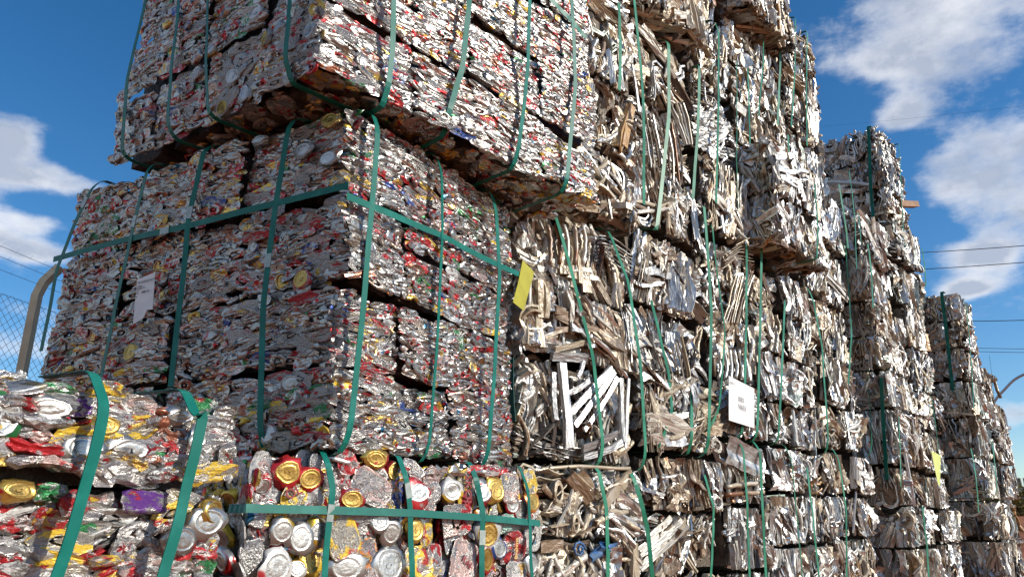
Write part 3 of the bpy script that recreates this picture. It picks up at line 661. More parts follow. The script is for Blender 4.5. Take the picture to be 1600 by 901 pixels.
def proto_body(r):
    """the crumpled side of a can seen face on"""
    nx, nz = 11, 10
    dirs = [(r.normal(0, 1, 2), r.uniform(0, 6.28), r.uniform(5, 14), r.uniform(0.05, 0.12)) for _ in range(5)]
    pw = r.uniform(2.6, 6)
    verts, faces = [], []
    for j in range(nz):
        for i in range(nx):
            a, b = i / (nx - 1) * 2 - 1, j / (nz - 1) * 2 - 1
            m = max(abs(a), abs(b))
            nrm = (abs(a) ** pw + abs(b) ** pw) ** (1 / pw) or 1
            x, z = 0.5 * a * m / nrm * 1.0, 0.5 * b * m / nrm
            y = 0.05 + 0.25 * m ** 4
            if m < 0.99:
                for d, ph, fr, am in dirs:
                    y += am * (abs(math.sin((d[0] * x + d[1] * z) * fr + ph)) - 0.5)
                x += r.normal(0, 0.012)
                z += r.normal(0, 0.012)
            else:
                y = 0.5
                x *= 1 + r.normal(0, 0.03)
                z *= 1 + r.normal(0, 0.03)
            verts.append((x, y, z))
    for j in range(nz - 1):
        for i in range(nx - 1):
            a = j * nx + i
            faces.append((a, a + 1, a + nx + 1, a + nx))
    base = len(verts)
    ring = [i for i in range(nx)] + [j * nx + nx - 1 for j in range(1, nz)] + [(nz - 1) * nx + i for i in range(nx - 2, -1, -1)] + [j * nx for j in range(nz - 2, 0, -1)]
    for i in ring:
        x, y, z = verts[i]
        verts.append((x * 0.8, 1.0, z * 0.8))
    k = len(ring)
    for j in range(k):
        faces.append((ring[(j + 1) % k], ring[j], base + j, base + (j + 1) % k))
    return Proto('crushed_can', verts, faces, smooth=True)


def proto_scale(r, crease):
    """a pressed can wall lying almost flat in the bale's face: uneven outline, shallow folds, ragged lifted rim"""
    n = 11
    ph, pw = r.uniform(0, 6.28), r.uniform(2.2, 4.5)
    dirs = [(r.normal(0, 1, 2) * np.array([1.0, 0.8]), r.uniform(0, 6.28), r.uniform(4, 12), r.uniform(0.10, 0.34) * crease) for _ in range(4)]
    out = []
    for j in range(n):
        a = 2 * math.pi * j / n + r.uniform(-0.16, 0.16)
        c, s_ = math.cos(a), math.sin(a)
        out.append(np.array([c, s_]) * 0.5 / (abs(c) ** pw + abs(s_) ** pw) ** (1 / pw) * r.uniform(0.86, 1.12))

    def height(p):
        return sum(am * (abs(math.sin((d[0] * p[0] + d[1] * p[1]) * fr + q)) - 0.5) for d, q, fr, am in dirs)
    verts, faces = [], []
    for t in (0.36, 0.72, 1.0):
        for j in range(n):
            p = out[j] * t + (r.normal(0, 0.02, 2) if t < 1 else 0)
            y = 0.3 + height(p) + (r.uniform(-0.12, 0.35) if t == 1.0 else 0)
            verts.append((p[0], y, p[1]))
    for j in range(n):
        verts.append((out[j][0] * 0.82, 1.3, out[j][1] * 0.82))
    verts.append((0, float(np.mean([q[1] for q in verts[:n]])) + r.normal(0, 0.06), 0))
    for k in range(3):
        for j in range(n):
            j2 = (j + 1) % n
            faces.append((k * n + j2, k * n + j, (k + 1) * n + j, (k + 1) * n + j2)[::-1])
    for j in range(n):
        faces.append((4 * n, j, (j + 1) % n))
    return Proto('crushed_can', verts, [f[::-1] for f in faces], smooth=r.random() < 0.35)


SCALES = [proto_scale(rng, c) for c in np.linspace(0.7, 1.5, 18)]
FLAKES = [proto_flake(rng, i % 2 == 0) for i in range(16)]
LIDS_S = [proto_lid(rng, False) for _ in range(5)]
LIDS_G = [proto_lid(rng, True) for _ in range(5)]
BOTTOMS = [proto_bottom(rng) for _ in range(6)]
BODIES = [proto_body(rng) for _ in range(3)] + [proto_scale(rng, 1.2) for _ in range(9)]


# ------------------------------------------------------------------ shapes of the aluminium scrap
def rect(w, t):
    return np.array([(-w / 2, -t / 2), (w / 2, -t / 2), (w / 2, t / 2), (-w / 2, t / 2)])


def channel(w, h, t):
    return np.array([(-w / 2, -h / 2), (w / 2, -h / 2), (w / 2, h / 2), (w / 2 - t, h / 2), (w / 2 - t, -h / 2 + t), (-w / 2 + t, -h / 2 + t), (-w / 2 + t, h / 2), (-w / 2, h / 2)])


def circ(rad, k=6):
    a = np.linspace(0, 2 * math.pi, k, endpoint=False)
    return np.stack([np.cos(a) * rad, np.sin(a) * rad], 1)


def lin_path(r, n, az, ay):
    x = np.linspace(-0.5, 0.5, n)
    z = r.normal(0, az) * (4 * x ** 2 - 0.5) + r.normal(0, az * 0.6) * np.sin(x * r.uniform(3, 8) + r.uniform(0, 6))
    y = r.normal(0, ay) * (4 * x ** 2 - 0.5) + r.normal(0, ay * 0.5, n)
    return np.stack([x, y, z], 1)


def lin_proto(kind, r, prof, n, az, ay, smooth=False, pinch=0.0):
    """a bar one unit long whose section is about one unit wide: scaled (length, width, width)"""
    p = lin_path(r, n, az, ay)
    profs = []
    for i in range(n):
        q = prof.copy()
        if pinch:
            q[:, 0] *= 1 + r.normal(0, pinch)
            q[:, 1] *= max(0.3, 1 + r.normal(0, pinch))
        c, s = math.cos(r.normal(0, 0.15)), math.sin(r.normal(0, 0.15))
        q = q @ np.array([[c, -s], [s, c]])
        profs.append(q)
    # sections are stacked along x so that length and width scale apart
    k = len(prof)
    v, f = [], []
    for i in range(n):
        for a, b in profs[i]:
            v.append((p[i, 0] + r.normal(0, 0.004), p[i, 1] + b, p[i, 2] + a))
    for i in range(n - 1):
        for j in range(k):
            j2 = (j + 1) % k
            f.append((i * k + j, i * k + j2, (i + 1) * k + j2, (i + 1) * k + j))
    f.append(tuple(range(k - 1, -1, -1)))
    f.append(tuple((n - 1) * k + j for j in range(k)))
    return Proto(kind, v, f, smooth)


def uni_path(r, style):
    if style == 'hook':
        a = np.linspace(0, math.pi * r.uniform(0.7, 1.15), 7)
        R = r.uniform(0.12, 0.3)
        arc = np.stack([R * np.sin(a), R * (1 - np.cos(a))], 1)
        e = np.array([math.cos(a[-1]), math.sin(a[-1])])
        pts = np.vstack([[(-0.6, r.normal(0, 0.03)), (-0.3, r.normal(0, 0.03))], arc, [arc[-1] + e * r.uniform(0.15, 0.5)]])
    elif style == 'elbow':
        pts = np.array([(-0.5, 0), (-0.2, 0.02), (0.0, 0.01), (0.07, 0.06), (0.09, 0.2), (0.1 + r.normal(0, 0.05), 0.45)])
    elif style == 'curve':
        a = np.linspace(-1, 1, 8) * r.uniform(0.5, 1.2)
        pts = np.stack([np.sin(a), np.cos(a)], 1) * r.uniform(0.45, 0.7)
    elif style == 'zig':
        pts = np.array([(-0.5, 0), (-0.2, 0.06), (-0.05, 0.2), (0.06, 0.02), (0.2, -0.1), (0.3, 0.06), (0.5, 0.1)]) + r.normal(0, 0.03, (7, 2))
    else:
        a = np.linspace(0, 2 * math.pi * 2.6, 30)
        R = 0.5 - 0.075 * a / (2 * math.pi)
        pts = np.stack([R * np.cos(a), R * np.sin(a)], 1)
    pts = pts - (pts.max(0) + pts.min(0)) / 2
    return pts / np.abs(pts).max() / 2


def uni_proto(kind, r, style, prof, smooth=False, ydrift=0.05, k=1.0):
    q = uni_path(r, style)
    y = 0.1 + r.normal(0, ydrift, len(q)) * 0.4 + np.linspace(0, r.normal(0, ydrift), len(q))
    v, f = sweep(np.stack([q[:, 0], y, q[:, 1]], 1), prof)
    return Proto(kind, v, f, smooth)


def proto_sheet(r):
    nx, nz = 6, 5
    dirs = [(r.normal(0, 1, 2), r.uniform(0, 6.28), r.uniform(3, 9), r.uniform(0.02, 0.07)) for _ in range(4)]
    top, faces = [], []
    for j in range(nz):
        for i in range(nx):
            x, z = i / (nx - 1) - 0.5, j / (nz - 1) - 0.5
            y = sum(am * math.sin((d[0] * x + d[1] * z) * fr + ph) for d, ph, fr, am in dirs)
            top.append((x + r.normal(0, 0.02) + 0.2 * z * r.uniform(-0.3, 0.3), y, z * (1 + 0.25 * x * r.uniform(-1, 1)) + r.normal(0, 0.02)))
    n = len(top)
    v = top + [(x, y + 0.03, z) for x, y, z in top]
    for j in range(nz - 1):
        for i in range(nx - 1):
            a = j * nx + i
            faces.append((a, a + 1, a + nx + 1, a + nx))
            faces.append((n + a, n + a + nx, n + a + nx + 1, n + a + 1))
    ring = [i for i in range(nx)] + [j * nx + nx - 1 for j in range(1, nz)] + [(nz - 1) * nx + i for i in range(nx - 2, -1, -1)] + [j * nx for j in range(nz - 2, 0, -1)]
    for a, b in zip(ring, ring[1:] + ring[:1]):
        faces.append((b, a, n + a, n + b))
    return Proto('scrap_sheet', v, faces, False)


STRIPS = [lin_proto('scrap_strip', rng, rect(1, rng.uniform(0.12, 0.3)), 7, 0.55, 0.35, pinch=0.15) for _ in range(12)]
CHANNELS = [lin_proto('scrap_profile', rng, channel(1, rng.uniform(0.5, 0.9), 0.14), 4, 0.12, 0.08, pinch=0.05) for _ in range(6)] + \
           [lin_proto('scrap_profile', rng, rect(1, rng.uniform(0.4, 0.8)), 4, 0.15, 0.1, pinch=0.08) for _ in range(4)]
TUBES = [lin_proto('scrap_tube', rng, circ(0.5, 7), 7, 1.1, 0.5, True, pinch=0.15) for _ in range(8)]
HOOKS = [uni_proto('bent_strip', rng, s, rect(rng.uniform(0.12, 0.24), rng.uniform(0.025, 0.05))) for s in ('hook', 'hook', 'hook', 'hook', 'elbow', 'elbow', 'curve', 'curve', 'curve', 'zig', 'zig', 'zig')]
BENT_TUBES = [uni_proto('bent_tube', rng, s, circ(rng.uniform(0.05, 0.08), 7), True) for s in ('hook', 'hook', 'elbow', 'curve', 'zig')]
COILS = [uni_proto('scrap_coil', rng, 'coil', circ(0.045, 6), True, 0.02) for _ in range(2)]
SHEETS = [proto_sheet(rng) for _ in range(8)]

SILVER, GREY, WHITE = (0.72, 0.71, 0.68, 0.92), (0.46, 0.455, 0.44, 0.85), (0.62, 0.585, 0.51, 0.3)
BEIGE, BRONZE, BROWN, DARK = (0.54, 0.455, 0.33, 0.3), (0.27, 0.21, 0.15, 0.6), (0.26, 0.18, 0.115, 0.1), (0.07, 0.06, 0.055, 0.5)
SAGE, OCHRE = (0.44, 0.49, 0.43, 0.35), (0.5, 0.3, 0.12, 0.1)
SCRAP_TONES = [SILVER, GREY, WHITE, BEIGE, BRONZE, BROWN, DARK, SAGE, OCHRE]
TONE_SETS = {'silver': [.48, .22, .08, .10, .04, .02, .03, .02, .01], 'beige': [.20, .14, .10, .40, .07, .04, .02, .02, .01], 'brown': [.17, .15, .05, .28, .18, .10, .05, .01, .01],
             'mixed': [.30, .18, .10, .26, .07, .03, .03, .02, .005], 'sage': [.30, .18, .08, .14, .05, .03, .04, .18, .005], 'grey': [.25, .42, .1, .08, .06, .03, .05, .01, 0]}
CAN_TONES = {'bright': (0.60, 0.59, 0.57, 0.85), 'silver': (0.38, 0.375, 0.36, 0.9), 'red': (0.48, 0.025, 0.03, 0.35), 'gold': (0.62, 0.42, 0.10, 0.8), 'yellow': (0.76, 0.52, 0.05, 0.2), 'green': (0.03, 0.22, 0.07, 0.4),
             'white': (0.60, 0.59, 0.56, 0.2), 'blue': (0.04, 0.09, 0.32, 0.4), 'purple': (0.16, 0.05, 0.3, 0.3), 'copper': (0.32, 0.12, 0.07, 0.6), 'orange': (0.62, 0.22, 0.05, 0.4),
             'teal': (0.36, 0.58, 0.48, 0.4), 'stripe': (0.55, 0.40, 0.36, 0.6), 'dirty': (0.34, 0.29, 0.24, 0.6)}
CAN_SETS = {'flat': (['bright', 'red', 'gold', 'yellow', 'white', 'green', 'blue', 'purple', 'copper', 'stripe'], [.46, .14, .07, .07, .11, .02, .015, .015, .02, .08]),
            'near': (['bright', 'red', 'gold', 'yellow', 'white', 'green', 'blue', 'copper', 'orange', 'stripe'], [.38, .14, .08, .10, .12, .02, .02, .03, .03, .08]),
            'dense': (['silver', 'dirty', 'red', 'gold', 'yellow', 'white', 'green', 'blue', 'copper', 'stripe'], [.58, .12, .09, .04, .02, .03, .025, .015, .04, .04])}


def pick(seq):
    return seq[int(rng.integers(len(seq)))]


def scrap_tone(tones):
    c = np.array(SCRAP_TONES[int(rng.choice(len(SCRAP_TONES), p=np.array(tones) / sum(tones)))])
    c[:3] *= rng.uniform(0.85, 1.22)
    return np.clip(c, 0, 0.9)


def can_tone(name):
    c = np.array(CAN_TONES[name])
    c[:3] *= rng.uniform(0.8, 1.12)
    return np.clip(c, 0, 0.9)


# ------------------------------------------------------------------ bundles: pressed blocks strapped together
FACE_R = {'F': np.eye(3), 'S': np.array([[0, 1, 0], [-1, 0, 0], [0, 0, 1.0]]), 'R': np.array([[0, -1, 0], [1, 0, 0], [0, 0, 1.0]]),
          'T': np.array([[1, 0, 0], [0, 0, 1], [0, -1, 0.0]]), 'B': np.array([[1, 0, 0], [0, 0, -1], [0, 1, 0.0]])}


class Bundle:
    def __init__(self, name, label, cat, group, origin, heading, tilt=0.0):
        th = math.radians(heading)
        self.root = tag(empty(name, origin, math.pi / 2 - th), label, cat, group)
        c, s = math.cos(math.pi / 2 - th), math.sin(math.pi / 2 - th)
        self.Rw = np.array([[c, -s, 0], [s, c, 0], [0, 0, 1]])
        self.o = np.array(origin, float)
        self.pieces = []
        self.blocks = []
        self.skew = 0.0            # how far the left face leans out of square

    def world(self, p):
        return self.Rw @ p + self.o

    def pixel(self, p):
        q = self.world(p) - np.array([0, 0, CAM_Z])
        d = q[1] * math.cos(PITCH) + q[2] * math.sin(PITCH)
        if d < 0.2:
            return None
        return 800 + F_PX * q[0] / d, 450.5 - F_PX * (-q[1] * math.sin(PITCH) + q[2] * math.cos(PITCH)) / d, d

    def face_point(self, face, a, b, inward, off):
        """a along the face as seen from outside (from its left edge), b up"""
        W, D, H = self.W, self.D, self.H
        if face == 'F':
            return np.array([a, inward + off, b])
        if face == 'S':
            return np.array([inward + off - self.skew * a, a, b])
        if face == 'R':
            return np.array([W - inward - off, a, b])
        if face == 'T':
            return np.array([a, b, H - inward - off])
        return np.array([a, b, self.z0 + inward + off])

    def put(self, face, p, R, scale, proto, tint, size, layer=0, single=False, text=None):
        px = self.pixel(p)
        if px is None or not (-200 < px[0] < 1800 and -190 < px[1] < 1080):
            return
        M = np.eye(4)
        M[:3, :3] = (rotm('z', math.atan(self.skew)) if face == 'S' and self.skew else np.eye(3)) @ FACE_R[face] @ R @ np.diag(scale)
        M[:3, 3] = p
        vis = 1.0 if (-20 < px[0] < 1620 and -20 < px[1] < 920) else 0.05
        face_w = {'F': 1.0, 'S': 1.0, 'B': 0.8, 'T': 0.3, 'R': 0.1}[face]
        prio = vis * face_w * size * F_PX / px[2] * (1.0 if layer == 0 else 0.5)
        self.pieces.append((prio * (1000 if single else 1), proto, M, tint, p, text, size * F_PX / px[2]))

    def core(self, x0, x1, y0, y1, z0, z1, mat, j=0.012):
        n = 4
        v, f = [], []
        faces = []
        g = np.linspace(0, 1, n)
        idx = {}

        def vert(i, jj, k):
            key = (i, jj, k)
            if key not in idx:
                q = np.array([x0 + (x1 - x0) * g[i], y0 + (y1 - y0) * g[jj], z0 + (z1 - z0) * g[k]]) + rng.uniform(-j, j, 3)
                q[0] -= self.skew * q[1]
                idx[key] = len(v)
                v.append(q)
            return idx[key]
        for a in range(n - 1):
            for b in range(n - 1):
                faces.append((vert(0, a, b), vert(0, a, b + 1), vert(0, a + 1, b + 1), vert(0, a + 1, b)))
                faces.append((vert(n - 1, a, b), vert(n - 1, a + 1, b), vert(n - 1, a + 1, b + 1), vert(n - 1, a, b + 1)))
                faces.append((vert(a, 0, b), vert(a + 1, 0, b), vert(a + 1, 0, b + 1), vert(a, 0, b + 1)))
                faces.append((vert(a, n - 1, b), vert(a, n - 1, b + 1), vert(a + 1, n - 1, b + 1), vert(a + 1, n - 1, b)))
                faces.append((vert(a, b, 0), vert(a, b + 1, 0), vert(a + 1, b + 1, 0), vert(a + 1, b, 0)))
                faces.append((vert(a, b, n - 1), vert(a + 1, b, n - 1), vert(a + 1, b + 1, n - 1), vert(a, b + 1, n - 1)))
        o = mesh_obj('pressed_block', v, faces, mat, self.root)
        self.blocks.append((o, np.array([(x0 + x1) / 2, (y0 + y1) / 2, (z0 + z1) / 2]), np.array([x1 - x0, y1 - y0, z1 - z0]) / 2))
        return o

    def nearest_block(self, p):
        best, bd = None, 1e9
        for o, c, h in self.blocks:
            d = np.maximum(np.abs(p - c) - h, 0)
            dd = float(d @ d)
            if dd < bd:
                best, bd = o, dd
        return best

    def finish(self, part_name_fill, mat, mat_joined, limit=290, min_px=9.0, nested=True):
        ps = sorted(self.pieces, key=lambda t: -t[0])
        count = {}
        rest = []
        for pr, proto, M, tint, p, text, px in ps:
            k = proto.kind
            if count.get(k, 0) >= limit or px < min_px:
                rest.append((proto, M, tint))
                continue
            count[k] = count.get(k, 0) + 1
            parent = self.nearest_block(p) if nested else self.root
            if nested or proto.lid_from is None:
                if proto.mesh is None:
                    proto.mesh = {}
                if 'all' not in proto.mesh:
                    me = proto.part_mesh(mat)
                    if proto.lid_from is not None:
                        me.materials.append(M_LID_GOLD if proto.lid_tint[2] < 0.3 else M_LID_SILVER)
                        mi = np.zeros(len(me.polygons), np.int32)
                        mi[proto.lid_from:] = 1
                        me.polygons.foreach_set('material_index', mi)
                    proto.mesh['all'] = me
                o = bpy.data.objects.new(k, proto.mesh['all'])
            else:
                if proto.mesh is None:
                    proto.mesh = {}
                if 'body' not in proto.mesh:
                    proto.mesh['body'] = proto.part_mesh(mat, 'body')
                    proto.mesh['lid'] = proto.part_mesh(M_LID_GOLD if proto.lid_tint[2] < 0.3 else M_LID_SILVER, 'lid')
                o = bpy.data.objects.new(k, proto.mesh['body'])
                e = bpy.data.objects.new('can_end', proto.mesh['lid'])
                e.parent = o
                COL.objects.link(e)
            o.parent = parent
            o.matrix_basis = Matrix(M.tolist())
            o.color = tuple(float(c) for c in tint)
            COL.objects.link(o)
            if text is not None:
                lettering(text, o, M)
        if rest:
            o = add(part_name_fill, join(part_name_fill, rest, mat_joined), self.root)
            o['kind'] = 'stuff'


def text_mesh(body, size, mat, extrude):
    """lettering turned into a plain mesh"""
    cu = bpy.data.curves.new('lettering', 'FONT')
    cu.body = body
    cu.align_x, cu.align_y = 'CENTER' if extrude > 0.0005 else 'LEFT', 'CENTER'
    cu.size = size
    cu.extrude = extrude
    cu.resolution_u = 3
    if extrude > 0.0005:
        cu.offset = 0.0006
    o = bpy.data.objects.new('lettering', cu)
    TEXT_COL.objects.link(o)
    dg = bpy.context.evaluated_depsgraph_get()
    me = bpy.data.meshes.new_from_object(o.evaluated_get(dg))
    me.materials.clear()
    me.materials.append(mat)
    me.name = 'lettering'
    bpy.data.objects.remove(o)
    bpy.data.curves.remove(cu)
    return me


TEXTS = {}
TEXT_COL = COL
for body, size, mat, ex in (('SKOL', 0.04, M_INK_RED, .0008), ('Brahma', 0.022, M_INK_GOLD, .0008), ('KAI', 0.028, M_INK_RED, .0008), ('OL', 0.036, M_INK_RED, .0008), ('S', 0.034, M_INK_RED, .0008), ('Bra', 0.024, M_INK_RED, .0008),
                            ('CIA DE RECICLADOS', 0.0105, M_INK, .0002), ('MATERIAL', 0.006, M_INK, .0002), ('PRENSADO LATA', 0.006, M_INK, .0002), ('LOTE', 0.006, M_INK, .0002), ('PESO', 0.006, M_INK, .0002), ('00001 42', 0.011, M_INK, .0002), ('Nr', 0.007, M_INK, .0002),
                            ('1881', 0.042, M_INK_PALE, .0002), ('N653', 0.042, M_INK_PALE, .0002), ('LOTE 2', 0.02, M_INK_PALE, .0002)):
    TEXTS[body] = text_mesh(body, size, mat, ex)


def lettering(text, can, M):
    body, rot, dx, dz = text
    o = bpy.data.objects.new('lettering', TEXTS[body])
    o.parent = can
    # undo the can's own scale so that letters keep their proportions
    s = np.linalg.norm(M[:3, :3], axis=0)
    o.matrix_basis = Matrix.Translation((dx, -0.16, dz)) @ Matrix.Diagonal((1 / s[0], 1 / s[1], 1 / s[2], 1)) @ Matrix.Rotation(math.pi / 2, 4, 'X') @ Matrix.Rotation(rot, 4, 'Z')
    COL.objects.link(o)


def join(name, items, mat):
    groups = {}
    for proto, M, tint in items:
        groups.setdefault(id(proto), (proto, []))[1].append((M, tint))
    V, I, C, T, S = [], [], [], [], []
    base = 0
    for proto, lst in groups.values():
        Ms = np.array([m for m, _ in lst], np.float32)
        tints = np.array([t for _, t in lst], np.float32)
        n, k = len(lst), len(proto.v)
        v = np.einsum('nij,kj->nki', Ms[:, :3, :3], proto.v) + Ms[:, None, :3, 3]
        V.append(v.reshape(-1, 3))
        I.append((proto.idx[None, :] + base + (np.arange(n) * k)[:, None]).ravel())
        C.append(np.tile(proto.counts, n))
        t = np.repeat(tints[:, None, :], k, 1)
        if proto.lid_tint is not None:
            t[:, proto.lid_vert] = proto.lid_tint
        T.append(t.reshape(-1, 4))
        S.append(np.full(n * len(proto.counts), proto.smooth, bool))
        base += n * k
    V, I, C, T, S = (np.concatenate(x) for x in (V, I, C, T, S))
    me = bpy.data.meshes.new(name)
    me.vertices.add(len(V))
    me.vertices.foreach_set('co', V.astype(np.float32).ravel())
    me.loops.add(len(I))
    me.loops.foreach_set('vertex_index', I.astype(np.int32))
    me.polygons.add(len(C))
    me.polygons.foreach_set('loop_start', (np.cumsum(C) - C).astype(np.int32))
    me.update(calc_edges=True)
    me.polygons.foreach_set('use_smooth', S)
    at = me.attributes.new('tint', 'FLOAT_COLOR', 'POINT')
    at.data.foreach_set('color', T.astype(np.float32).ravel())
    me.materials.append(mat)
    return me


# ---- straps
def smooth_path(p, n):
    p = np.asarray(p, float)
    d = np.r_[0, np.cumsum(np.linalg.norm(np.diff(p, axis=0), axis=1))]
    t = np.linspace(0, d[-1], n)
    q = np.stack([np.interp(t, d, p[:, i]) for i in range(3)], 1)
    for _ in range(1):
        q[1:-1] = 0.25 * q[:-2] + 0.5 * q[1:-1] + 0.25 * q[2:]
    return q


def strap(b, face, pts, width, mat, off=-0.024, wrap_top=True, wrap_bottom=True, seal=None, slack=0.0):
    """a flat band over one face of a bundle, tucked round its top and bottom edges"""
    pts = [np.array(b.face_point(face, x, z, 0.0, off)) for x, z in pts]
    horizontal = abs(pts[-1][2] - pts[0][2]) < 0.4 * np.linalg.norm(pts[-1] - pts[0])
    inn = np.array([0, 1, 0.0]) if face == 'F' else np.array([1.0, 0, 0])
    n0 = len(pts)
    if not horizontal:
        if wrap_top and abs(pts[0][2] - b.H) < 0.09:
            e = pts[0].copy()
            e[2] = b.H + 0.018
            pts = [e + inn * 0.14, e + inn * 0.035] + [pts[0] - np.array([0, 0, 0.03])] + pts[1:]
        if wrap_bottom and abs(pts[-1][2] - b.z0) < 0.09 and b.z0 > 0.5:
            e = pts[-1].copy()
            e[2] = b.z0 - 0.016
            pts = pts[:-1] + [pts[-1] + np.array([0, 0, 0.02]), e + inn * 0.03, e + inn * 0.3]
    q = smooth_path(pts, 44)
    if slack:
        s = np.sin(np.linspace(0, math.pi, len(q)))
        q -= np.outer(s * slack, inn)
    t_ = np.linspace(0, 1, len(q))
    q += np.outer((0.5 * np.sin(t_ * rng.uniform(4, 9) + rng.uniform(0, 6)) + 0.5 * np.sin(t_ * rng.uniform(18, 30) + rng.uniform(0, 6))) * 0.0016, inn)
    q += np.outer(np.sin(t_ * rng.uniform(5, 11) + rng.uniform(0, 6)) * 0.002, np.array([1, 0, 0.0]) if face == 'F' else np.array([0, 1.0, 0])) * (0 if horizontal else 1)
    across = np.array([1.0, 0, 0]) if face == 'F' else np.array([0, 1.0, 0])
    if horizontal:
        across = np.array([0, 0, 1.0])
    tw = rng.normal(0, 0.12)
    ref = across + inn * tw
    v, f = sweep(q, rect(width, 0.0014), ref=ref)
    o = mesh_obj('strap', v, f, mat, b.root)
    if seal is not None:
        i = int(seal * (len(q) - 1))
        d = q[min(i + 1, len(q) - 1)] - q[max(i - 1, 0)]
        d /= np.linalg.norm(d)
        v, f = sweep([q[i] - d * 0.022 - inn * 0.001, q[i] + d * 0.022 - inn * 0.001], rect(width + 0.002, 0.004), ref=ref)
        mesh_obj('seal', v, f, M_SEAL, o)
    return o


# ------------------------------------------------------------------ can bundles
def can_face(b, face, a_edges, z_edges, style, tones, depth_of, holes=()):
    """covers the blocks of one face with layers of crushed cans"""
    names, probs = CAN_SETS[tones]
    for i in range(len(a_edges) - 1):
        for k in range(len(z_edges) - 1):
            a0, a1, z0, z1 = a_edges[i], a_edges[i + 1], z_edges[k], z_edges[k + 1]
            g0, g1 = rng.uniform(0.006, 0.018), rng.uniform(0.005, 0.02)
            bias = np.array(probs) * rng.gamma(2.0, 0.5, len(probs))
            bias[0] = probs[0] * rng.uniform(0.8, 1.2)
            bias /= bias.sum()
            lean = rng.normal(0, 0.02)
            if z1 - z0 < 0.15:
                g1 = 0.004
            dep = depth_of(i, k)
            lay = style['layer']
            z = z0 + g0
            ph = rng.uniform(0, 6.28, 3)
            amp = style['wave']
            while z < z1 - g1 - lay * 0.4:
                a = a0 + rng.uniform(-0.02, 0.01) + g0
                while a < a1 - g0:
                    w = style['w'] * rng.uniform(0.6, 1.6)
                    h = lay * rng.uniform(1.1, 1.85)
                    c = a + w / 2
                    rel = (z - z0) / (z1 - z0)
                    wav = amp * (math.sin(c * 17 + ph[0]) * 0.6 + math.sin(c * 41 + ph[1] + rel * 3) * 0.4) * math.sin(math.pi * min(max(rel, 0.05), 0.95)) ** 0.5
                    zz = min(max(z + lay / 2 + wav, z0 + 0.008), z1 - 0.008)
                    nm = names[int(rng.choice(len(names), p=bias))]
                    off = dep + lean * (rel - 0.5) + rng.normal(0, style['rough'])
                    if c + w / 2 > a1 - g0 + 0.012:
                        w = max(a1 - g0 + 0.010 - a, 0.02)
                        c = a + w / 2
                    if not any(h[0] < c < h[1] and h[2] < zz < h[3] for h in holes):
                        u = rng.random()
                        if u < style['face_on']:
                            pr = pick((LIDS_S, LIDS_G, BOTTOMS, BODIES, BODIES)[int(rng.integers(5))])
                            s = style['can'] * rng.uniform(0.75, 1.15)
                            R = rotm('x', rng.normal(0, 0.2)) @ rotm('z', rng.normal(0, 0.2)) @ rotm('y', rng.uniform(0, 6.28))
                            sq = rng.uniform(style['squash'], 1.0)
                            S = np.diag([1, 1, sq])
                            b.put(face, b.face_point(face, c, zz, 0.0, off - 0.004), S @ R, (s, s * 0.4, s), pr, can_tone(nm), s, 0)
                        else:
                            R = rotm('y', rng.normal(0, 0.13) - 0.6 * amp / 0.02 * 0.15 * math.cos(c * 17 + ph[0])) @ rotm('x', rng.normal(0.05, 0.28))
                            if rng.random() < 0.66:
                                R = rotm('y', rng.normal(0, 0.16) - 4.5 * amp * math.cos(c * 17 + ph[0])) @ rotm('x', rng.normal(0.2, 0.17)) @ rotm('z', rng.normal(0, 0.08))
                                b.put(face, b.face_point(face, c, zz, 0.0, off), R, (w * 1.3, 0.009, h * 1.4), pick(SCALES), can_tone(nm), (w * h) ** 0.5 * 1.3, 0)
                            else:
                                b.put(face, b.face_point(face, c, zz, 0.0, off + 0.002), R, (w * 1.2, min(w, 0.06) * 0.6, h * 2.6), pick(FLAKES), can_tone(nm), (w * h) ** 0.5 * 1.3, 0)
                    a += w * rng.uniform(0.72, 0.95)
                z += lay * rng.uniform(0.85, 1.15)


def cans_loose(b, face, a0, a1, z0, z1, size, tones, depth=0.0, cover=2.2, avoid=()):
    """cans seen face on, filling an area"""
    names, probs = CAN_SETS[tones]
    n = int(cover * (a1 - a0) * (z1 - z0) / (size * size * 0.8))
    for i in range(n):
        s = size * rng.uniform(0.7, 1.2)
        a, z = rng.uniform(a0 + s * 0.4, a1 - s * 0.4), rng.uniform(z0 + s * 0.35, z1 - s * 0.35)
        lay = 0.002 + 0.014 * (1 - i / n)
        if any(abs(a - h[0]) < h[2] * 0.5 and abs(z - h[1]) < h[3] * 0.5 for h in avoid):
            lay += 0.02
        u = rng.random()
        pr = pick(LIDS_S) if u < 0.07 else pick(LIDS_G) if u < 0.15 else pick(BOTTOMS) if u < 0.23 else pick(BODIES)
        nm = names[int(rng.choice(len(names), p=probs))]
        R = rotm('x', rng.normal(0, 0.13)) @ rotm('z', rng.normal(0, 0.13)) @ rotm('y', rng.uniform(0, 6.28))
        sx, sz = (s * 1.05, s * rng.uniform(0.8, 1.6)) if pr.lid_from is None else (s * 0.82, s * rng.uniform(0.7, 0.9))
        b.put(face, b.face_point(face, a, z, 0.0, depth + lay), R, (sx, 0.016, sz), pr, can_tone(nm), s, 0 if lay < 0.02 else 1)


